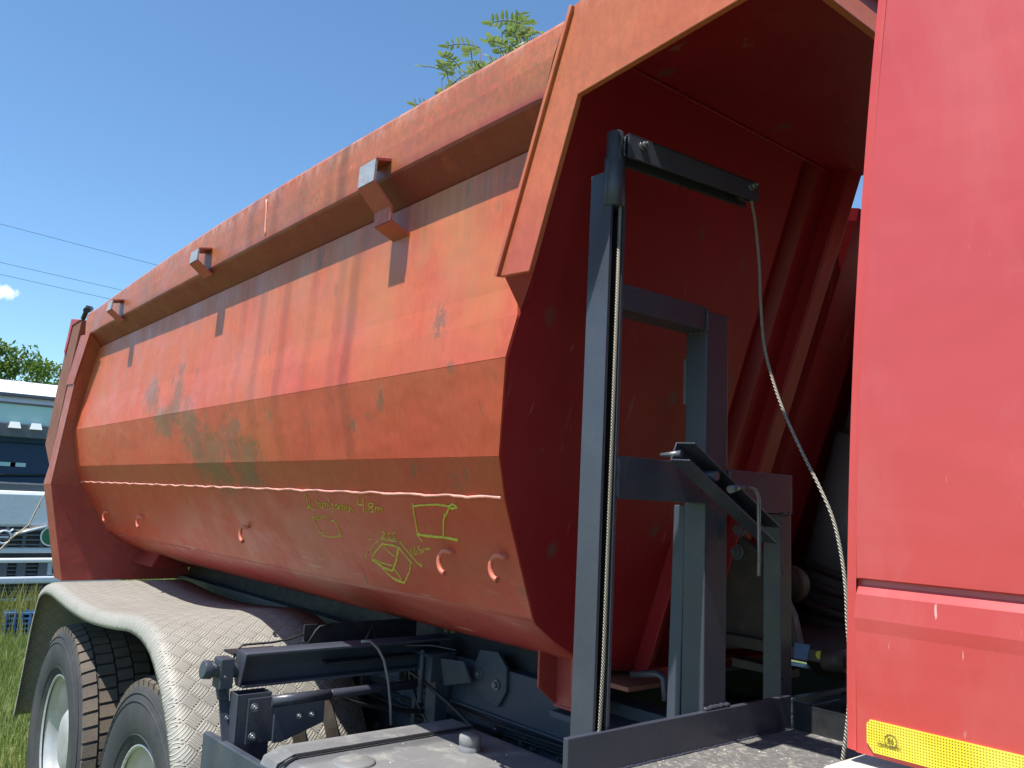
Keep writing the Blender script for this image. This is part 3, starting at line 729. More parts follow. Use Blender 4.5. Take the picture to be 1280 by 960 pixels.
# mast channel
m = MB()
lean = .010
def mastbox(x0, x1, y0, y1, z0, z1):
    vs = [(x + lean*(z-1.38)*.9, y, z) for x in (x0, x1) for y in (y0, y1) for z in (z0, z1)]
    m.add(vs, [(0,1,3,2),(4,6,7,5),(0,4,5,1),(2,3,7,6),(0,2,6,4),(1,5,7,3)])
mastbox(PX0, PX1, 1.072, 1.079, 1.2, 2.40); mastbox(PX0, PX1, 1.107, 1.114, 1.2, 2.37); mast = m.build('mast', M_dark2, hoist, bevel=.001)
m = MB(); mastbox(PX0, PX0+.008, 1.079, 1.107, 1.2, 2.38); m.build('mast_web', M_plast, hoist)  # web coloured black to deepen the shade inside the channel
m = MB(); mastbox(PX0+.008, PX1-.003, 1.1035, 1.1068, 1.2, 2.36); mastbox(PX0+.008, PX1-.003, 1.0792, 1.082, 1.2, 2.36); m.build('mast_shade_liner', M_plast, hoist)  # added black faces stand in for shade on the inner flanges
tc_ = (-1.062, 1.088, 0)
m = MB().lathe(tc_, [(0, 2.330), (.0175, 2.330), (.020, 2.332), (.020, 2.425), (.017, 2.428), (.017, 2.476), (.015, 2.479), (0, 2.479)], 24, 'Z').build('mast_tube', M_dark2, hoist)
ja = Vector((-1.052, 1.098, 2.447)); jb = Vector((-.975, 1.402, 2.416)); jd = (jb-ja).normalized(); jn = Vector((jd.y, -jd.x, 0)) * .022
m = MB()
for sgn in (-1, 1): m.prism([ja + jn*sgn + Vector((0,0,-.024)), jb + jn*sgn + Vector((0,0,-.020)), jb + jn*sgn + Vector((0,0,.020)), ja + jn*sgn + Vector((0,0,.024))], -jn*.25*sgn)
m.prism([ja + jn + Vector((0,0,.024)), jb + jn + Vector((0,0,.020)), jb - jn + Vector((0,0,.020)), ja - jn + Vector((0,0,.024))], (0, 0, -.005))
jib = m.build('jib_arm', M_dark2, hoist, bevel=.001)
p = jb - jd*.022 + Vector((0, 0, -.004)); m = MB(); 
jn1 = jn.normalized(); m.tube([p - jn1*.012, p + jn1*.012], .017, 20); m.build('pulley', M_plast, hoist)
for q in (ja + jd*.03 + Vector((0,0,.006)), jb - jd*.02 + Vector((0,0,.006))):
    bolt(q + jn, hoist, jn1, .006)
MB().box(PX0, PX1, 1.115, 1.374, 2.140, 2.190).build('upper_brace', M_dark2, hoist, bevel=.002)
MB().box(PX0+.01, PX1+.003, 1.115, 1.374, 1.785, 1.864).build('cross_bar', M_dark2, hoist, bevel=.002)
MB().box(PX0+.01, PX1+.003, 1.448, 1.682, 1.772, 1.858).build('cross_bar', M_dark2, hoist, bevel=.002)
MB().box(PX0+.010, PX1, 1.640, 1.682, 1.20, 1.771).build('short_post', M_dark2, hoist, bevel=.002)
MB().prism([(PX0-.045, 1.380, 1.20), (PX0-.010, 1.380, 1.20), (PX0, 1.380, 1.78), (PX0-.03, 1.380, 1.78)], (0, .05, 0)).build('post_brace', M_dark, hoist, bevel=.002)
MB().box(PX0-.016, PX0-.004, 1.385, 1.42, 1.99, 2.09).build('weld_tab', M_bolt, hoist, bevel=.003)
m = MB(); m.tube([(PX1+.004, 1.372 + .004*math.sin(i*1.3), 1.386) if False else (PX1+.006, 1.370 + i*.006, 1.389+random.uniform(-.002,.002)) for i in range(14)], .005, 6); m.build('weld_seam', M_dark2, hoist)
def weld(pts, par, rad=.0035, mat=None):
    q = []
    for a, b in zip(pts, pts[1:]):
        a, b = Vector(a), Vector(b); n = max(2, int((b-a).length/.004))
        q += [a.lerp(b, i/n) + Vector((random.uniform(-.0008, .0008), random.uniform(-.0008, .0008), random.uniform(-.0008, .0008))) for i in range(n)]
    MB().tube(q, [rad*random.uniform(.7, 1.25) for _ in q], 6).build('weld_seam', mat or M_dark2, par)
weld([(PX1+.001, 1.374, 2.14), (PX1+.001, 1.374, 2.19)], hoist); weld([(PX1-.001, 1.3745, 2.139), (PX0, 1.3745, 2.139)], hoist)
weld([(PX1+.002, 1.116, 2.14), (PX1+.001, 1.116, 2.19)], hoist); weld([(PX1+.004, 1.116, 1.785), (PX1+.004, 1.116, 1.864)], hoist)
weld([(PX1+.004, 1.449, 1.772), (PX1+.003, 1.449, 1.858)], hoist); weld([(PX1+.002, 1.642, 1.771), (PX1+.002, 1.68, 1.771)], hoist)
weld([(-1.05, 1.662, 1.318), (-1.05, 1.662, 1.385)], hoist); weld([(-1.049, 1.01, 1.319), (-1.049, 1.65, 1.319)], up, .0025)
weld([(-1.0415, 1.092, 2.426), (-1.0415, 1.092, 2.470)], hoist, .0022)
weld([(hx(2.648)+.002, 1.06, 2.648), (hx(2.648)+.002, 1.90, 2.648)], body, .004, M_head)
weld([(hx(1.40)+.004, 1.50, 1.395), (hx(1.345)+.004, 1.76, 1.345)], body, .004, M_head)
# air lines and cables along the frame
for k, (zz, rr) in enumerate(((1.05, .006), (1.02, .008), (.985, .005), (1.09, .005))):
    x = -3.3; P_ = []
    while x < -1.2: P_.append((x, 1.735 - .012*(k % 2) - .006*math.sin(x*7+k), zz + .010*math.sin(x*3.1+k*1.7))); x += .07
    MB().tube(P_, rr, 8).build('air_line', M_plast, frame)
for x in (-3.0, -2.62, -2.15, -1.78, -1.45): MB().box(x, x+.018, 1.722, 1.7545, .97, 1.065).build('line_clip', M_bolt, frame, bevel=.002)
for (a_, b_, c_) in (((-2.45, 1.60, 1.19), (-2.3, 1.66, 1.12), (-2.12, 1.68, 1.03)), ((-2.62, 1.70, 1.2), (-2.5, 1.63, 1.09), (-2.36, 1.66, 1.0)), ((-2.4, 1.3, 1.15), (-2.42, 1.5, 1.08), (-2.45, 1.7, 1.05))):
    a_, b_, c_ = map(Vector, (a_, b_, c_)); MB().tube([a_*(1-t)**2 + b_*2*t*(1-t) + c_*t*t for t in [i/12 for i in range(13)]], .0065, 8).build('air_line', M_plast, frame)
# clamp channel with threaded spindle and crank
A_ = at(853, 564, X=-.985); B_ = at(962, 668, X=-1.015); d = (B_-A_).normalized()
e1 = Vector((1, 0, 0)); e1 = (e1 - d*e1.dot(d)).normalized(); e2 = d.cross(e1).normalized()
hw = .019; dp = .021
m = MB()
def barc(a0, a1, b0, b1):
    vs = [o + e1*a + e2*b for o in (A_, B_) for a in (a0, a1) for b in (b0, b1)]
    m.add(vs, [(0,1,3,2),(4,6,7,5),(0,4,5,1),(2,3,7,6),(0,2,6,4),(1,5,7,3)])
barc(-dp, -dp+.003, -hw, hw); barc(-dp+.003, dp, -hw, -hw+.003); barc(-dp+.003, dp, hw-.003, hw)
clamp = m.build('clamp_channel', M_dark2, hoist, bevel=.0008)
m = MB(); bt = A_ + d*.095; m.tube([bt - e1*.03, bt + e1*.02], .009, 12); m.build('clamp_bush', M_dark, hoist)
m = MB(); m.tube([at(u, v, X=-.955) for u, v in ((918,609),(935,609),(944,612),(948,622),(948.5,650),(949,690),(948.5,720))], .0036, 10); m.tube([at(912,612,X=-.957), at(922,609,X=-.955)], .0075, 8); m.build('crank_handle', M_bolt, hoist)
m = MB(); m.tube([at(826, 569, X=-1.03), at(852, 567, X=-.99)], [.004, .0065], 10); m.build('spindle', M_bolt, hoist)
# rope in the mast
m = MB(); m.tube([(-1.050, 1.093, 2.335), (-1.0535, 1.0915, 1.9), (-1.0565, 1.088, 1.5), (-1.0585, 1.085, 1.386), (-1.062, 1.088, 1.36)], .0033, 8); m.build('mast_rope', M_rope, hoist)
# rope hanging off the jib
pts = [(936,236,1.39),(940,256,1.385),(944,278,1.383),(949,330,1.375),(951,380,1.37),(955,430,1.36),(966,475,1.35),(982,520,1.33),(1005,570,1.31),(1025,610,1.28),(1041,648,1.26),(1051,690,1.24),(1057,735,1.22),(1059,780,1.21),(1063,830,1.20),(1062,870,1.19),(1058,915,1.18),(1054,945,1.17),(1050,975,1.16)]
m = MB(); P3 = [at(u, v, Y=y) for u, v, y in pts]
Q3 = []
for i in range(len(P3)-1):
    p0, p1, p2, p3 = P3[max(i-1,0)], P3[i], P3[i+1], P3[min(i+2, len(P3)-1)]
    for k in range(5):
        t = k/5; Q3.append(.5*((2*p1) + (p2-p0)*t + (2*p0-5*p1+4*p2-p3)*t*t + (3*p1-p0-3*p2+p3)*t**3))
Q3.append(P3[-1]); m.tube(Q3, .0029, 8); m.build('hanging_rope', M_rope, hoist)

# --- lifting cylinder and clutter behind the hoist
ca_, cb_ = Vector((-1.40, 2.47, 1.50)), Vector((-1.09, 2.47, 2.62))
m = MB(); m.tube([ca_, ca_.lerp(cb_, .45)], .125, 32); m.tube([ca_.lerp(cb_, .45), cb_], .105, 32)
M_cyl = simple('cylinder_grey', (.20, .20, .195), .4, .1, .25, 4, .1, 60, (.14, .12, .10), .4)
cyl = m.build('lifting_cylinder', M_cyl, T)
dd = (cb_-ca_).normalized(); m = MB()
for k, r in ((-.01, .15), (.05, .138), (.10, .134)): m.tube([ca_ + dd*k, ca_ + dd*(k+.025)], r, 32)
m.build('cylinder_collar', M_greasy, cyl)
m = MB().lathe(ca_ + Vector((0, 0, -.08)), [(0, -.14), (.07, -.13), (.12, -.06), (.14, 0), (.13, .07), (.0, .1)], 28, 'Z').build('cylinder_base', M_greasy, cyl)
m = MB().prism([(-1.40, 1.93, 1.72), (-1.30, 1.93, 1.66), (-1.22, 1.93, 1.52), (-1.20, 1.93, 1.44), (-1.45, 1.93, 1.40), (-1.52, 1.93, 1.60)], (0, .03, 0)); m.box(-1.5, -1.1, 1.90, 2.6, 1.42, 1.45)
cr_ = m.build('cylinder_cradle', M_greasy, T, bevel=.003)
for u, v in ((925, 662), (922, 690)): bolt(at(u, v, Y=1.93), cr_, (0, -1, 0), .016)
m = MB(); m.tube([at(975, 728, Y=2.0), at(990, 730, Y=2.08)], .05, 24); m.build('trunnion', simple('rusty_trunnion', (.05,.03,.018), .7, .2, .4, 10, .3), cyl)
m = MB().box(-1.35, -.35, 1.86, 1.98, 1.23, 1.27); m.box(-1.3, -.5, 1.98, 2.5, 1.15, 1.25); m.tube([(-1.0, 1.80, 1.375), (-.62, 1.86, 1.385)], .045, 16); m.box(-1.25, -.95, 1.80, 1.86, 1.26, 1.30)
gb = m.build('gearbox_clutter', M_black, T, bevel=.004)
m = MB(); q = [at(u, v, Y=1.795) for u, v in ((993, 803), (1012, 806), (1009, 826), (992, 823))]; m.prism(q, (0, .004, 0)); m.build('blue_data_label', simple('label_blue', (.03,.09,.25), .4, 0, .6, 60, 0), gb)
m = MB(); q = at(1024, 819, Y=1.79); m.tube([q, q+Vector((0,.004,0))], .009, 14); m.build('yellow_tag', simple('tag_yellow', (.5,.42,.03), .5), gb)
m = MB(); a = at(1048, 826, Y=1.80); m.tube([a, a+Vector((.05, .02, 0))], .017, 6); m.tube([a+Vector((-.03,-.01,0)), a+Vector((.02,0,0))], .024, 16); m.build('hose_union', M_greasy, gb)
m = MB().prism([at(994,873,Y=1.74), at(1066,857,Y=1.74), at(1066,862,Y=1.74), at(994,880,Y=1.74)], (0,.03,0)); m.build('cross_rail', M_greasy, gb)
m = MB().prism([at(915,822,Y=1.9), at(985,838,Y=1.9), at(985,848,Y=1.9), at(915,832,Y=1.9)], (0,.05,0)); m.build('cross_rail', M_greasy, gb)
# foot step bar behind the post at the subframe
m = MB(); m.tube([at(u, v, Y=1.62) for u, v in ((790,843),(822,842),(830,848),(832,876))], .009, 8); m.build('grab_bar', M_dark2, sub)
m = MB().box(-1.75, -1.30, 1.60, 1.72, 1.20, 1.215).build('cable_tray', M_dark, sub)

# --- tread-plate mudguards
FP = [(-5.30,.52),(-5.20,.80),(-5.13,1.0),(-5.057,1.135),(-4.99,1.215),(-4.86,1.258),(-4.70,1.268),(-4.5,1.258),(-4.25,1.246),(-3.96,1.244),(-3.7,1.258),(-3.5,1.275),(-3.32,1.292),(-3.17,1.287),(-3.06,1.262),(-2.97,1.22),(-2.88,1.155),(-2.79,1.07),(-2.71,.97),(-2.64,.84),(-2.585,.68),(-2.55,.45)]
def spline(P, n=5):
    P = [Vector((a, b, 0)) for a, b in P]; o = []
    for i in range(len(P)-1):
        p0, p1, p2, p3 = P[max(i-1,0)], P[i], P[i+1], P[min(i+2,len(P)-1)]
        for k in range(n):
            t = k/n; o.append(.5*((2*p1)+(p2-p0)*t+(2*p0-5*p1+4*p2-p3)*t*t+(3*p1-p0-3*p2+p3)*t**3))
    return o + [P[-1]]
def fender(s):
    f = (lambda y: y) if s == 0 else (lambda y: 2*YC - y)
    sp = spline(FP); m = MB(); rows = []; uvs = []; arc = 0
    lip = [(.0, -.055), (.0, -.040), (.004, -.024), (.015, -.010), (.030, -.002), (.048, 0), (.10, 0), (.2, 0), (.35, 0), (.50, 0), (.66, 0)]
    for i, p in enumerate(sp):
        if i: arc += (p - sp[i-1]).length
        t = (sp[min(i+1, len(sp)-1)] - sp[max(i-1, 0)]).normalized(); n = Vector((-t.y, t.x))
        if n.y < 0 and abs(t.x) > .2: n = -n
        n = Vector((-t.y, t.x))
        rows.append([(p.x + n.x*b, f(.93 + a), p.y + n.y*b) for a, b in lip]); uvs.append([(arc, a + b*-.5) for a, b in lip])
    m.grid(rows, True, uvs); return m.build('mudguard', M_plate, T, solid=.004)
fd = fender(0); fender(1)
for u, v in ((147,739),(161,742),(192,745),(211,746)):
    p = at(u, v, Z=1.232); MB().lathe((p.x, p.y, p.z), [(.007, 0), (.006, .004), (0, .005)], 10, 'Z').build('rivet', M_greasy, fd)
# straps running down the front face of the mudguard
for y in (1.30, 1.42):
    m = MB(); sp = [(-2.79, 1.075), (-2.70, .965), (-2.63, .84), (-2.575, .68)]
    m.grid([[(x+.016, y, z+.012), (x+.016, y+.045, z+.012)] for x, z in sp]); m.build('mudguard_strap', M_greasy, fd, solid=.005)

# --- wheels
def make_wheel(cx, y0, cz, dual_out=True):
    """rim mesh is the wheel; tyre, treads, nuts are its pieces"""
    R = .545; wd_ = .30
    prof = [(.298, .012), (.306, .004), (.312, .006), (.310, .018), (.292, .03), (.283, .06), (.279, .135), (.262, .150), (.215, .158), (.165, .150), (.150, .135), (.145, .06), (.125, .045), (.05, .04), (0, .04)]
    w = MB().lathe((cx, y0, cz), prof, 48).build('wheel', M_steelrim, T)
    tp = [(.300, .016), (.33, -.004), (.38, -.018), (.43, -.022), (.475, -.014), (.505, .002), (.524, .014), (.531, .03), (.533, .15), (.531, .27), (.524, .286), (.505, .298), (.43, .32), (.33, .30), (.30, .285)]
    ty = MB().lathe((cx, y0, cz), tp, 72)
    for rr, hh in ((.345, -.0095), (.487, -.0115), (.46, -.0185)):
        ty.lathe((cx, y0, cz), [(rr-.004, hh+.003), (rr, hh-.003), (rr+.004, hh+.003)], 72)
    m = ty; base = len(m.f); N = 54
    cols = [(.004, .058, 0), (.068, .140, .5), (.150, .215, 0), (.225, .296, .5)]
    for y_a, y_b, ph in cols:
        for k in range(N):
            a0 = (k + ph) * 2*math.pi/N; a1 = a0 + 2*math.pi/N*.80; sk = .012
            edge = (y_a < .01) or (y_b > .29)
            vs = []
            for (aa, yy, rad) in ((a0, y_a, 0), (a1, y_a, 0), (a1+sk, y_b, 0), (a0+sk, y_b, 0)):
                lo = .515 if not (yy < .01 or yy > .29) else .496
                hi = R if not (yy < .01 or yy > .29) else R-.014
                for r in (lo, hi): vs.append((cx + r*math.cos(aa), y0 + yy, cz + r*math.sin(aa)))
            m.add(vs, [(0,2,3,1), (2,4,5,3), (4,6,7,5), (6,0,1,7), (1,3,5,7)])
    t = m.build('tyre', M_tyre, w); t.data.materials.append(M_tread)
    for i in range(base, len(m.f)): t.data.polygons[i].material_index = 1
    m = MB()
    for k in range(10):
        a = 2*math.pi*k/10; p = Vector((cx+.19*math.cos(a), y0+.158, cz+.19*math.sin(a))); MB().tube([p, p+Vector((0,-.03,0))], .014, 6).build('wheel_nut', M_bolt, w)
    return w
w0 = make_wheel(-4.55, .985, .545)
for x, y in ((-3.20, .985), (-4.55, 1.325), (-3.20, 1.325), (-4.55, 2*YC-.985-.30), (-3.20, 2*YC-.985-.30), (-4.55, 2*YC-1.325-.30), (-3.20, 2*YC-1.325-.30), (.95, 1.02), (.95, 2*YC-1.02-.3)):
    copy_part(w0, T, (x+4.55, y-.985, 0))
m = MB()
for x in (-4.55, -3.2, .95): m.tube([(x, 1.3, .545), (x, 2*YC-1.3, .545)], .07, 16); m.lathe((x, YC, .545), [(0,-.2),(.16,-.12),(.2,0),(.16,.12),(0,.2)], 20)
m.build('axle', M_black, T)

# --- cab
def fx(z): return -.518 + .052*max(0, (z-1.5)/.9)**2
sec = [(1.06, 3.35), (.985, 3.1), (.952, 2.7), (.950, 2.2), (.950, 1.75), (.950, 1.7025), (.9515, 1.7020), (.957, 1.7015), (.957, 1.692), (.9500, 1.681), (.9488, 1.655), (.9500, 1.640), (.950, 1.62), (.951, 1.505)]
for s in (0, 1):
    m = MB(); f = (lambda y: y) if s == 0 else (lambda y: 2*YC - y)
    secs = []
    for (ya, za), (yb, zb_) in zip(sec, sec[1:]):
        n = 6 if za - zb_ > .2 else 1
        for i in range(n): secs.append((ya+(yb-ya)*i/n, za+(zb_-za)*i/n))
    secs.append(sec[-1])
    m.grid([[(fx(z) + (x+.5)*(.0 if False else 1) + .5 - .5 if j else fx(z), f(y), z) for j, x in enumerate([-.5, -.3, 0, .18])] for y, z in secs])
    fo = m.build('side_fairing', M_cab, T, solid=.006)
    if s == 0: fair = fo
# folded edge strip with small clips
m = MB(); rows = []
for i in range(60):
    z = 1.507 + i*(2.75-1.507)/59; rows.append([(fx(z)-.0105, .9545, z), (fx(z)-.0095, .9478, z), (fx(z)-.001, .9455, z), (fx(z)+.002, .9470, z)])
m.grid(rows)
es = m.build('edge_strip', simple('edge_strip_paint', (.60,.07,.065), .4, 0, .1, 10, .1), fair)
rt = at(1089, 902, Y=.944)
m = MB(); zt_, zb2 = 1.5445, 1.510; x0 = -.503
poly = [(x0+.004, zt_), (x0, zt_-.005), (x0, zb2+.010), (x0+.008, zb2), (.17, zb2), (.17, zt_)]
refl = MB().prism([(x, .9455, z) for x, z in poly], (0, .002, 0)).build('reflector_strip', M_refl, fair)
def text(s, size, loc, mat, par, name, rot=(math.pi/2, 0, 0)):
    cu = bpy.data.curves.new(name, 'FONT'); cu.body = s; cu.size = size; cu.extrude = .0002
    o = bpy.data.objects.new(name+'_tmp', cu); COL.objects.link(o); bpy.context.view_layer.update()
    me = bpy.data.meshes.new_from_object(o.evaluated_get(bpy.context.evaluated_depsgraph_get())); COL.objects.unlink(o); bpy.data.objects.remove(o)
    q = bpy.data.objects.new(name, me); COL.objects.link(q); me.materials.clear(); me.materials.append(mat)
    ORIG[q.name] = Vector(loc); q.parent = par; q.location = Vector(loc) - WORLD(par); q.rotation_euler = rot; return q
M_ink = simple('tape_ink', (.25, .17, .03), .6, 0, .3, 90, 0)
p = at(1105, 932, Y=.9448); q = at(1110, 925, Y=.9448); text('104R-00091', .0055, (p.x-.008, .9449, p.z-.0015), M_ink, fair, 'approval_number')
text('E6', .0075, (q.x-.001, .9449, q.z-.003), M_ink, fair, 'approval_mark')
m = MB(); cc = Vector((q.x+.003, .9449, q.z-.0005)); m.tube([cc + Vector((.0068*math.cos(a), 0, .0068*math.sin(a))) for a in [2*math.pi*i/20 for i in range(21)]], .0004, 5); m.build('approval_ring', M_ink, fair)
# cab shell
m = MB(); P = [(-.36, 1.15), (-.36, 3.15), (-.2, 3.35), (1.1, 3.25), (1.45, 2.6), (1.75, 2.0), (1.80, 1.0), (1.55, .55), (1.5, .9), (.4, .9), (.4, 1.15)]
P = [(.12, 1.15), (.12, 3.15), (.25, 3.35), (1.3, 3.25), (1.65, 2.6), (1.95, 2.0), (2.0, 1.0), (1.95, .5), (1.6, .5), (1.5, .9), (1.2, 1.15), (.7, 1.15)]
cab = MB().prism([(x, 1.02, z) for x, z in P], (0, 2*(YC-1.02), 0)).build('cab', M_cab, T, bevel=.03)
MB().prism([(.45, 1.012, 2.25), (.45, 1.012, 2.95), (1.25, 1.012, 2.95), (1.50, 1.012, 2.25)], (0, .006, 0)).build('side_window', M_glass, cab)
MB().prism([(1.355, 1.15, 3.10), (1.375, 1.15, 3.12), (1.99, 1.15, 2.02), (1.97, 1.15, 2.0)], (0, 2*(YC-1.15), 0)).build('windscreen', M_glass, cab)
MB().box(2.0, 2.03, 1.4, 3.1, 1.1, 1.8).build('grille', M_greyp, cab)
MB().box(.50, .60, 1.0, 1.012, 1.95, 1.98).build('door_handle', M_plast, cab)
for y in (1.1, 3.1): MB().box(1.97, 2.02, y, y+.3, .75, .95).build('headlight', M_lampw, cab, bevel=.02)
m = MB().box(-.548, .5, .90, 1.25, 1.38, 1.4925).build('cab_mudguard', M_cream, T, bevel=.022, seg=5)

# ------------------------------------------------------------ sapling growing inside the body
sp = empty('sapling', (-2.3, 1.75, 1.34)); tag(sp, 'green locust sapling sprouting out of the tipper body above the top rail', 'plant')
sm = MB(); lm = MB(); random.seed(21)
def leaflet(m, p, d, n, L, w):
    d = d.normalized(); s = d.cross(n).normalized(); n = s.cross(d).normalized()
    pts = [p, p + d*L*.3 + s*w*.5 - n*.002, p + d*L*.7 + s*w*.45 - n*.001, p + d*L, p + d*L*.7 - s*w*.45 - n*.001, p + d*L*.3 - s*w*.5 - n*.002, p + d*L*.5 + n*w*.12]
    m.add(pts, [(0,1,6),(1,2,6),(2,3,6),(3,4,6),(4,5,6),(5,0,6)])
def rv(k=1): return Vector((random.gauss(0, k), random.gauss(0, k), random.gauss(0, k)))
def pinnate(p, d, L, nl, ls):
    d = d.normalized(); s = d.cross(Vector((0,0,1)) + rv(.4)).normalized(); up = s.cross(d); pts = []
    for i in range(nl+1):
        t = i/nl; q = p + d*L*t - Vector((0,0,1))*L*.35*t*t; pts.append(q)
        if i > 0:
            for sg in (-1, 1): leaflet(lm, q, (s*sg + d*.35 + rv(.12)), up + rv(.25), ls*random.uniform(.8, 1.15)*(1-.3*t), ls*.30)
    leaflet(lm, pts[-1], d - Vector((0,0,.4)), up, ls, ls*.42)
    sm.tube(pts, .0016, 5)
tips = [(630,70,1.8),(655,50,1.8),(640,35,1.75),(560,98,1.7),(585,88,1.75),(600,85,1.7),(552,100,1.75),(575,85,1.8),(600,60,1.75),(612,70,1.9),(628,40,1.8),(645,12,1.85),(652,30,1.7),(660,35,1.9),(590,75,1.6),(635,60,1.7),(620,85,1.7),(648,55,1.75),(565,95,1.9),(605,80,1.8)]
for u, v, y in tips:
    tip = at(u, v, Y=y); base = Vector((-2.3 + random.gauss(0,.05), 1.75 + random.gauss(0,.05), 1.34))
    mid = base.lerp(tip, .6) + Vector((-.0, 0, .15)); pts = [base, base.lerp(mid, .5) + rv(.015), mid, mid.lerp(tip, .5) + rv(.01), tip]
    sm.tube(pts, [.010, .008, .006, .004, .002], 6)
    for k in range(6):
        q = mid.lerp(tip, .45 + .11*k); dr = Vector((random.uniform(-1, 1), random.uniform(-1, 1), random.uniform(-.1, .6)))
        pinnate(q, dr, random.uniform(.09, .15), 6, .045)
sm.build('stem', M_bark, sp); lm.build('foliage', M_leaf, sp)

# ------------------------------------------------------------ dry twig in front of the rear pillar
m = MB(); Pp = [at(u, v, X=-5.6) for u, v in ((-40,728),(-15,705),(2,685),(20,668),(36,656),(44,640),(52,624),(60,612),(64,606),(65,602))]
m.tube(Pp, [.006,.006,.005,.005,.004,.004,.0035,.003,.0025,.002], 6)
m.tube([at(12,674,X=-5.6), at(30,662,X=-5.55), at(58,656,X=-5.5)], [.004,.003,.002], 5)
for u, v in ((50,634),(44,643),(24,665)): q = at(u, v, X=-5.6); m.tube([q, q + Vector((0, -.012, .012))], [.003, .001], 5)
q0 = at(-40, 728, X=-5.6); m.tube([(q0.x, q0.y-.25, 0), (q0.x, q0.y-.12, .7), tuple(q0)], [.009, .008, .006], 6)
tag(m.build('dry_twig', M_twig), 'thin bare thorny twig rising beside the rear corner of the tipper body', 'twig')

# ------------------------------------------------------------ white truck behind
WX = -12.0
def wz(v, u=20): return at(u, v, X=WX).z
def wy(u, v=600): return at(u, v, X=WX).y
WT = empty('white_truck', (WX, 2.1, 0)); tag(WT, 'white truck with dark windscreen and slatted grille parked facing the camera behind the tipper', 'truck')
y0, y1 = .75, 3.15
wb = MB().prism([(WX, y0, wz(655)), (WX, y0, wz(615)), (WX-.12, y0, wz(605)), (WX-.45, y0, wz(545)), (WX-.25, y0, wz(503)), (WX-.3, y0, wz(489)), (WX-.9, y0, wz(467)), (WX-2.2, y0, wz(467)), (WX-2.2, y0, .6), (WX, y0, .6)], (0, y1-y0, 0)).build('cab', M_white, WT, bevel=.03)
def wbox(name, mat, v0, v1, ya, yb, x0=.0, x1=.05, par=None, bevel=.006, u=20):
    return MB().box(WX+x0, WX+x1, ya, yb, wz(v1, u), wz(v0, u)).build(name, mat, par or WT, bevel=bevel)
wbox('roof_gap', M_greyp, 489.5, 493.5, y0+.0, y1, -.32, -.2)
wbox('sun_visor', M_visor, 504, 529, y0+.02, y1-.35, -.16, -.1)
wbox('visor_rim', M_greyp, 501.5, 504.5, y0+.02, y1-.3, -.16, -.08)
vz = wbox('visor_base', M_greyp, 529.5, 546, y0+.02, y1-.3, -.2, -.04)
for u in (19, 46, -10): 
    yy = wy(u, 532); MB().prism([(WX-.038, yy-.07, wz(535)), (WX-.038, yy+.07, wz(535)), (WX-.058, yy+.05, wz(527)), (WX-.058, yy-.05, wz(527))], (.03, 0, 0)).build('marker_lamp', M_lampw, vz)
ws = MB().prism([(WX-.10, y0+.08, wz(604)), (WX-.10, y1-.08, wz(604)), (WX-.22, y1-.15, wz(546)), (WX-.22, y0+.15, wz(546))], (-.02, 0, 0)).build('windscreen', M_glass, WT)
for u in (12, 25): yy = wy(u, 580); MB().box(WX-.142, WX-.132, yy-.085, yy+.085, wz(583), wz(578)).build('windscreen_card', M_visor, ws)
MB().tube([(WX-.06, 1.0, wz(597)), (WX-.07, 2.2, wz(593, 50))], .012, 6).build('wiper', M_wire, WT)
wbox('wiper_cowl', M_greyp, 603, 616, y0+.03, y1-.03, -.12, -.02, bevel=.02)
wbox('bonnet_panel', M_bonnet, 617, 656, y0+.02, y1-.05, 0, .03, bevel=.012)
gr = wbox('grille', M_wire, 658, 684, y0+.15, y1-.35, 0, .02)
for i in range(4): wbox('grille_slat', M_greyp, 661.5+i*6, 663.5+i*6, y0+.15, y1-.35, .02, .05, gr, .003)
for u in (8, 30, 52): yy = wy(u, 670); MB().box(WX+.02, WX+.04, yy-.02, yy+.02, wz(684), wz(658)).build('grille_post', M_greyp, gr)
m = MB(); m.tube([(WX+.06, wy(14, 668), wz(668)), (WX+.06, wy(58, 656), wz(657))], .018, 6); m.tube([(WX+.06, wy(5, 671)-.1, wz(671)), (WX+.06, wy(-12, 671), wz(678))], .018, 6)
m.build('grille_bar', M_bonnet, gr)
cc = Vector((WX+.07, wy(4, 670), wz(671))); m = MB(); m.tube([cc + Vector((0, .075*math.cos(a), .075*math.sin(a))) for a in [2*math.pi*i/24 for i in range(25)]], .013, 8); m.box(cc.x-.01, cc.x+.01, cc.y-.05, cc.y+.05, cc.z-.012, cc.z+.012); m.tube([cc + Vector((0, .05, .055)), cc + Vector((0, .09, .10))], .012, 6)
m.build('emblem', M_bonnet, gr)
cc = Vector((WX+.05, wy(63, 670), wz(670, 60))); m = MB(); m.tube([cc, cc + Vector((.01, 0, 0))], .125, 30); st_ = m.build('round_sticker', M_lampw, WT)
m = MB(); m.tube([cc + Vector((.01, 0, 0)), cc + Vector((.014, 0, 0))], .108, 30); m.build('sticker_face', M_green, st_)
wbox('bumper_trim', M_bonnet, 685, 691, y0, y1-.05, 0, .06)
wbox('bumper_gap', M_wire, 691.5, 697, y0+.02, y1-.1, -.02, .02)
wbox('bumper', M_white, 697, 703, y0, y1, 0, .1, bevel=.02)
lg = wbox('lower_grille', M_wire, 703.5, 720, y0+.1, wy(54, 710), 0, .03)
for i in range(3): wbox('lower_slat', M_greyp, 706.5+i*5, 708+i*5, y0+.1, wy(54, 710), .03, .06, lg, .002)
for u in (2, 25, 52): yy = wy(u, 710); MB().box(WX+.03, WX+.075, yy-.05, yy+.05, wz(720), wz(703.5)).build('grille_post', M_greyp, lg)
wbox('bumper_corner', M_bonnet, 703.5, 719, wy(55, 710), y1, -.02, .06)
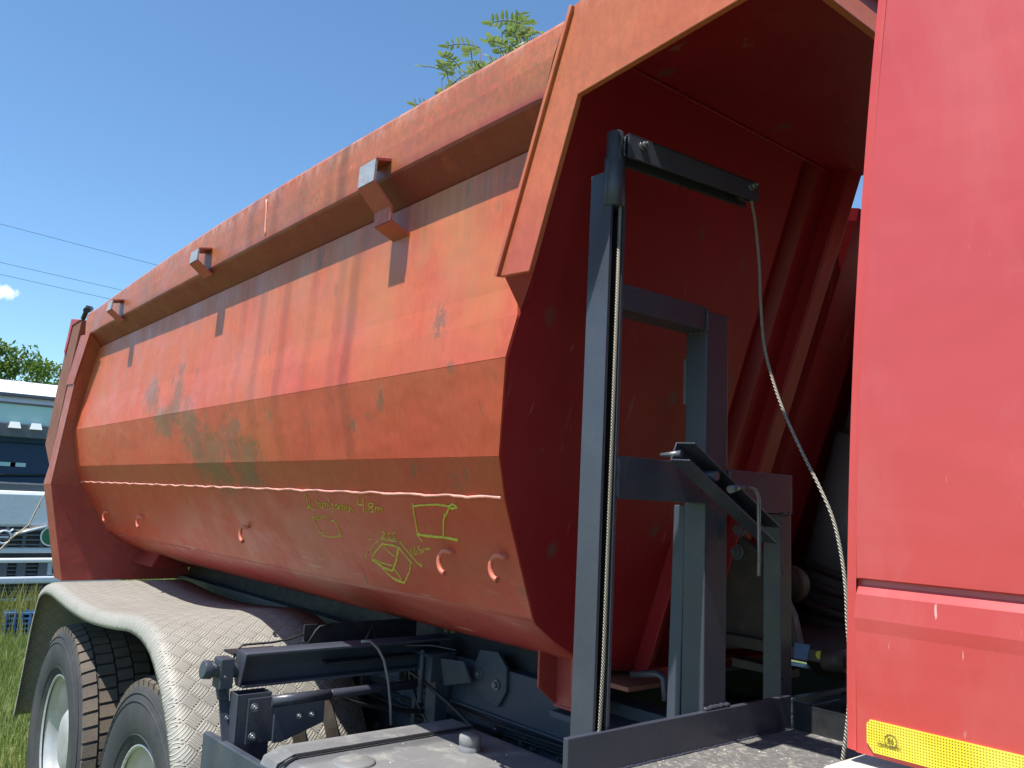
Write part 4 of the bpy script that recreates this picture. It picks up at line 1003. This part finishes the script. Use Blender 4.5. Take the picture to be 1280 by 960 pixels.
wbox('headlight', M_glass, 705, 717, wy(64, 710), wy(78, 710), .06, .09)
wbox('lower_bumper', M_bonnet, 720, 729, y0, y1, 0, .12, bevel=.02)
l2 = wbox('underrun_grille', M_wire, 730, 748, y0+.05, y1-.1, 0, .04)
for i in range(3): wbox('lower_slat', M_greyp, 733+i*5, 734.5+i*5, y0+.1, y1-.3, .04, .06, l2, .002)
wbox('skirt', M_bonnet, 747, 751, y0+.05, y1-.1, 0, .08)
m = MB().box(WX-7, WX-2.3, y0+.1, y1-.1, .75, .95).build('chassis', M_black, WT)
for x in (WX-1.1, WX-5):
    for y in (y0+.05, y1-.35): MB().lathe((x, y, .5), [(0, .1), (.25, .1), (.27, 0), (.45, -.01), (.5, .04), (.5, .26), (.45, .3), (0, .3)], 30).build('wheel', M_tyre, WT)
MB().box(WX-8, WX-2.4, y0+.02, y1-.02, .96, 2.3).build('cargo_box', M_white, WT, bevel=.03)

# ------------------------------------------------------------ blue crates in the grass
m = MB()
bc = at(21, 781, Z=.1)
for i, (u, v, w) in enumerate(((15, 781, .085), (34, 781, .085))):
    b = at(u, v, Z=.14)
    m = MB()
    for k in range(5): m.box(b.x-.12, b.x+.12, b.y-w, b.y+w, .02+k*.055, .05+k*.055)
    for yy in (-w, 0, w): m.box(b.x+.10, b.x+.13, b.y+yy-.012, b.y+yy+.012, 0, .29)
    for xx in (-.12, .10): m.box(b.x+xx, b.x+xx+.02, b.y-w, b.y+w, 0, .29)
    tag(m.build('slatted_crate', M_blue), ['left one of the two blue slatted crates in the grass', 'right one of the two blue slatted crates, nearer the mudguard edge'][i], 'crate', 'blue crates in the grass')

# ------------------------------------------------------------ trees
def tree(x, y, h, r, label, seed):
    random.seed(seed); t = empty('leafy_tree', (x, y, 0)); tag(t, label, 'tree', 'trees behind the white truck')
    m = MB(); m.tube([(x, y, 0), (x+.1, y, h*.35), (x, y+.1, h*.7)], [.22, .16, .06], 10)
    cl_ = []
    for i in range(46):
        a = random.uniform(0, 6.28); q = random.uniform(.15, 1); zz = h*random.uniform(.42, .97); rr = r*q*math.sqrt(max(.05, 1-((zz/h-.6)/.45)**2))
        c = Vector((x+rr*math.cos(a), y+rr*math.sin(a), zz)); cl_.append(c); 
        if i % 2 == 0: m.tube([(x, y, h*.35), tuple(Vector((x, y, h*.5)).lerp(c, .6)), tuple(c)], [.06, .03, .012], 5)
    m.build('trunk', M_bark, t); L = MB()
    for c in cl_:
        cr_ = random.uniform(.35, .8)
        for k in range(230):
            d = rv(1).normalized() * cr_ * random.uniform(.3, 1.0); d.z *= .55
            leaflet(L, c + d, rv(1) + Vector((0, 0, -.3)), rv(1) + Vector((0, 0, 1)), random.uniform(.10, .18), .07)
    L.build('crown', M_tree, t)
tree(-30, 3.7, 5.9, 2.4, 'broad green tree with feathery top rising right behind the white truck roof', 3)
tree(-34, 6.8, 5.7, 2.2, 'green tree further back, half hidden behind the tailgate', 4)
tree(-33, 0.2, 6.0, 2.6, 'green tree standing left of the feathery topped tree', 5)
random.seed(11)

# ------------------------------------------------------------ power lines
def wire(pts, label, grp, r=.012):
    m = MB(); m.tube(pts, r, 6); return tag(m.build('power_line', M_wire), label, 'power line', grp)
def vis(a, b, X, label):
    A = at(*a, X=X); B = at(*b, X=X); d = B - A; P = []
    for i in range(-10, 16):
        t = i*.6; P.append(A + d*t + Vector((0, 0, .004*(t-3)**2)))
    wire(P, label, 'power lines crossing the sky', .0042)
vis((0, 282), (195, 332), -20, 'uppermost of the three thin wires in the left sky')
vis((0, 330), (145, 362), -20, 'middle one of the three thin wires in the left sky')
vis((0, 345), (130, 373), -20, 'lowest of the three thin wires in the left sky')
for u, v, r in ((436, 430, .016), (420, 430, .008), (385, 440, .006), (352, 440, .010), (322, 440, .011), (300, 440, .005)):
    p = at(u, v, Y=1.04); t = (8.6 - p.z) / 2.1
    x = p.x + .08*t
    wire([(x - .25, -14, 8.5), (x - .05, -6, 8.6), (x+.03, 0, 8.62), (x + .06, 4, 8.7)], 'overhead wire high above the yard whose soft shadow falls on the tipper wall', 'overhead wires above the camera', r*.78)

# ------------------------------------------------------------ grass
import numpy as np
rng = np.random.default_rng(5)
def blades(name, mat, n, xr, yr, hmin, hmax, label, w=.008, skip=None, lean=.4):
    x = rng.uniform(*xr, n); y = rng.uniform(*yr, n)
    if skip is not None: k = skip(x, y); x, y = x[k], y[k]
    n = len(x); h = rng.uniform(hmin, hmax, n); a = rng.uniform(0, 6.28, n); b = rng.uniform(0, 6.28, n); l = rng.uniform(.1, lean, n)*h
    ww = w * rng.uniform(.6, 1.4, n)
    V = np.zeros((n, 5, 3)); F_ = []
    for j, (t, s) in enumerate(((0, 1), (0, -1), (.6, .75), (.6, -.75), (1, 0))):
        V[:, j, 0] = x + np.cos(a)*ww*s/2 + np.cos(b)*l*t*t; V[:, j, 1] = y + np.sin(a)*ww*s/2 + np.sin(b)*l*t*t; V[:, j, 2] = h*t
    idx = np.arange(n)*5
    quads = np.stack([idx, idx+1, idx+3, idx+2], 1); tris = np.stack([idx+2, idx+3, idx+4], 1)
    me = bpy.data.meshes.new(name); me.from_pydata(V.reshape(-1, 3).tolist(), [], quads.tolist() + tris.tolist()); me.update(); me.materials.append(mat)
    o = bpy.data.objects.new(name, me); COL.objects.link(o); tag(o, label, 'grass', kind='stuff'); return o
blades('grass', M_grass, 46000, (-12, -4.6), (.0, 3.2), .04, .13, 'short green grass around the rear of the tipper truck', .007)
blades('grass', M_grass, 26000, (-26, -12), (-3, 7), .06, .22, 'meadow grass further back under and around the white truck', .02)
blades('grass', M_grass, 22000, (-9, 4), (-3, 1.0), .04, .14, 'short grass beside the tipper truck where the camera stands', .008)
blades('grass_tufts', M_grass, 900, (-10.6, -8.6), (1.2, 2.3), .12, .30, 'tufts of longer grass around the blue crates', .009, lean=.5)
blades('tall_weeds', M_weed, 1500, (-11.7, -10.9), (1.0, 2.6), .25, .62, 'tall yellowing weeds in front of the white truck bumper', .012, lean=.35)
for o in list(COL.objects):
    if o.name.startswith('crane_hoist') and 'label' in o: del o['label']
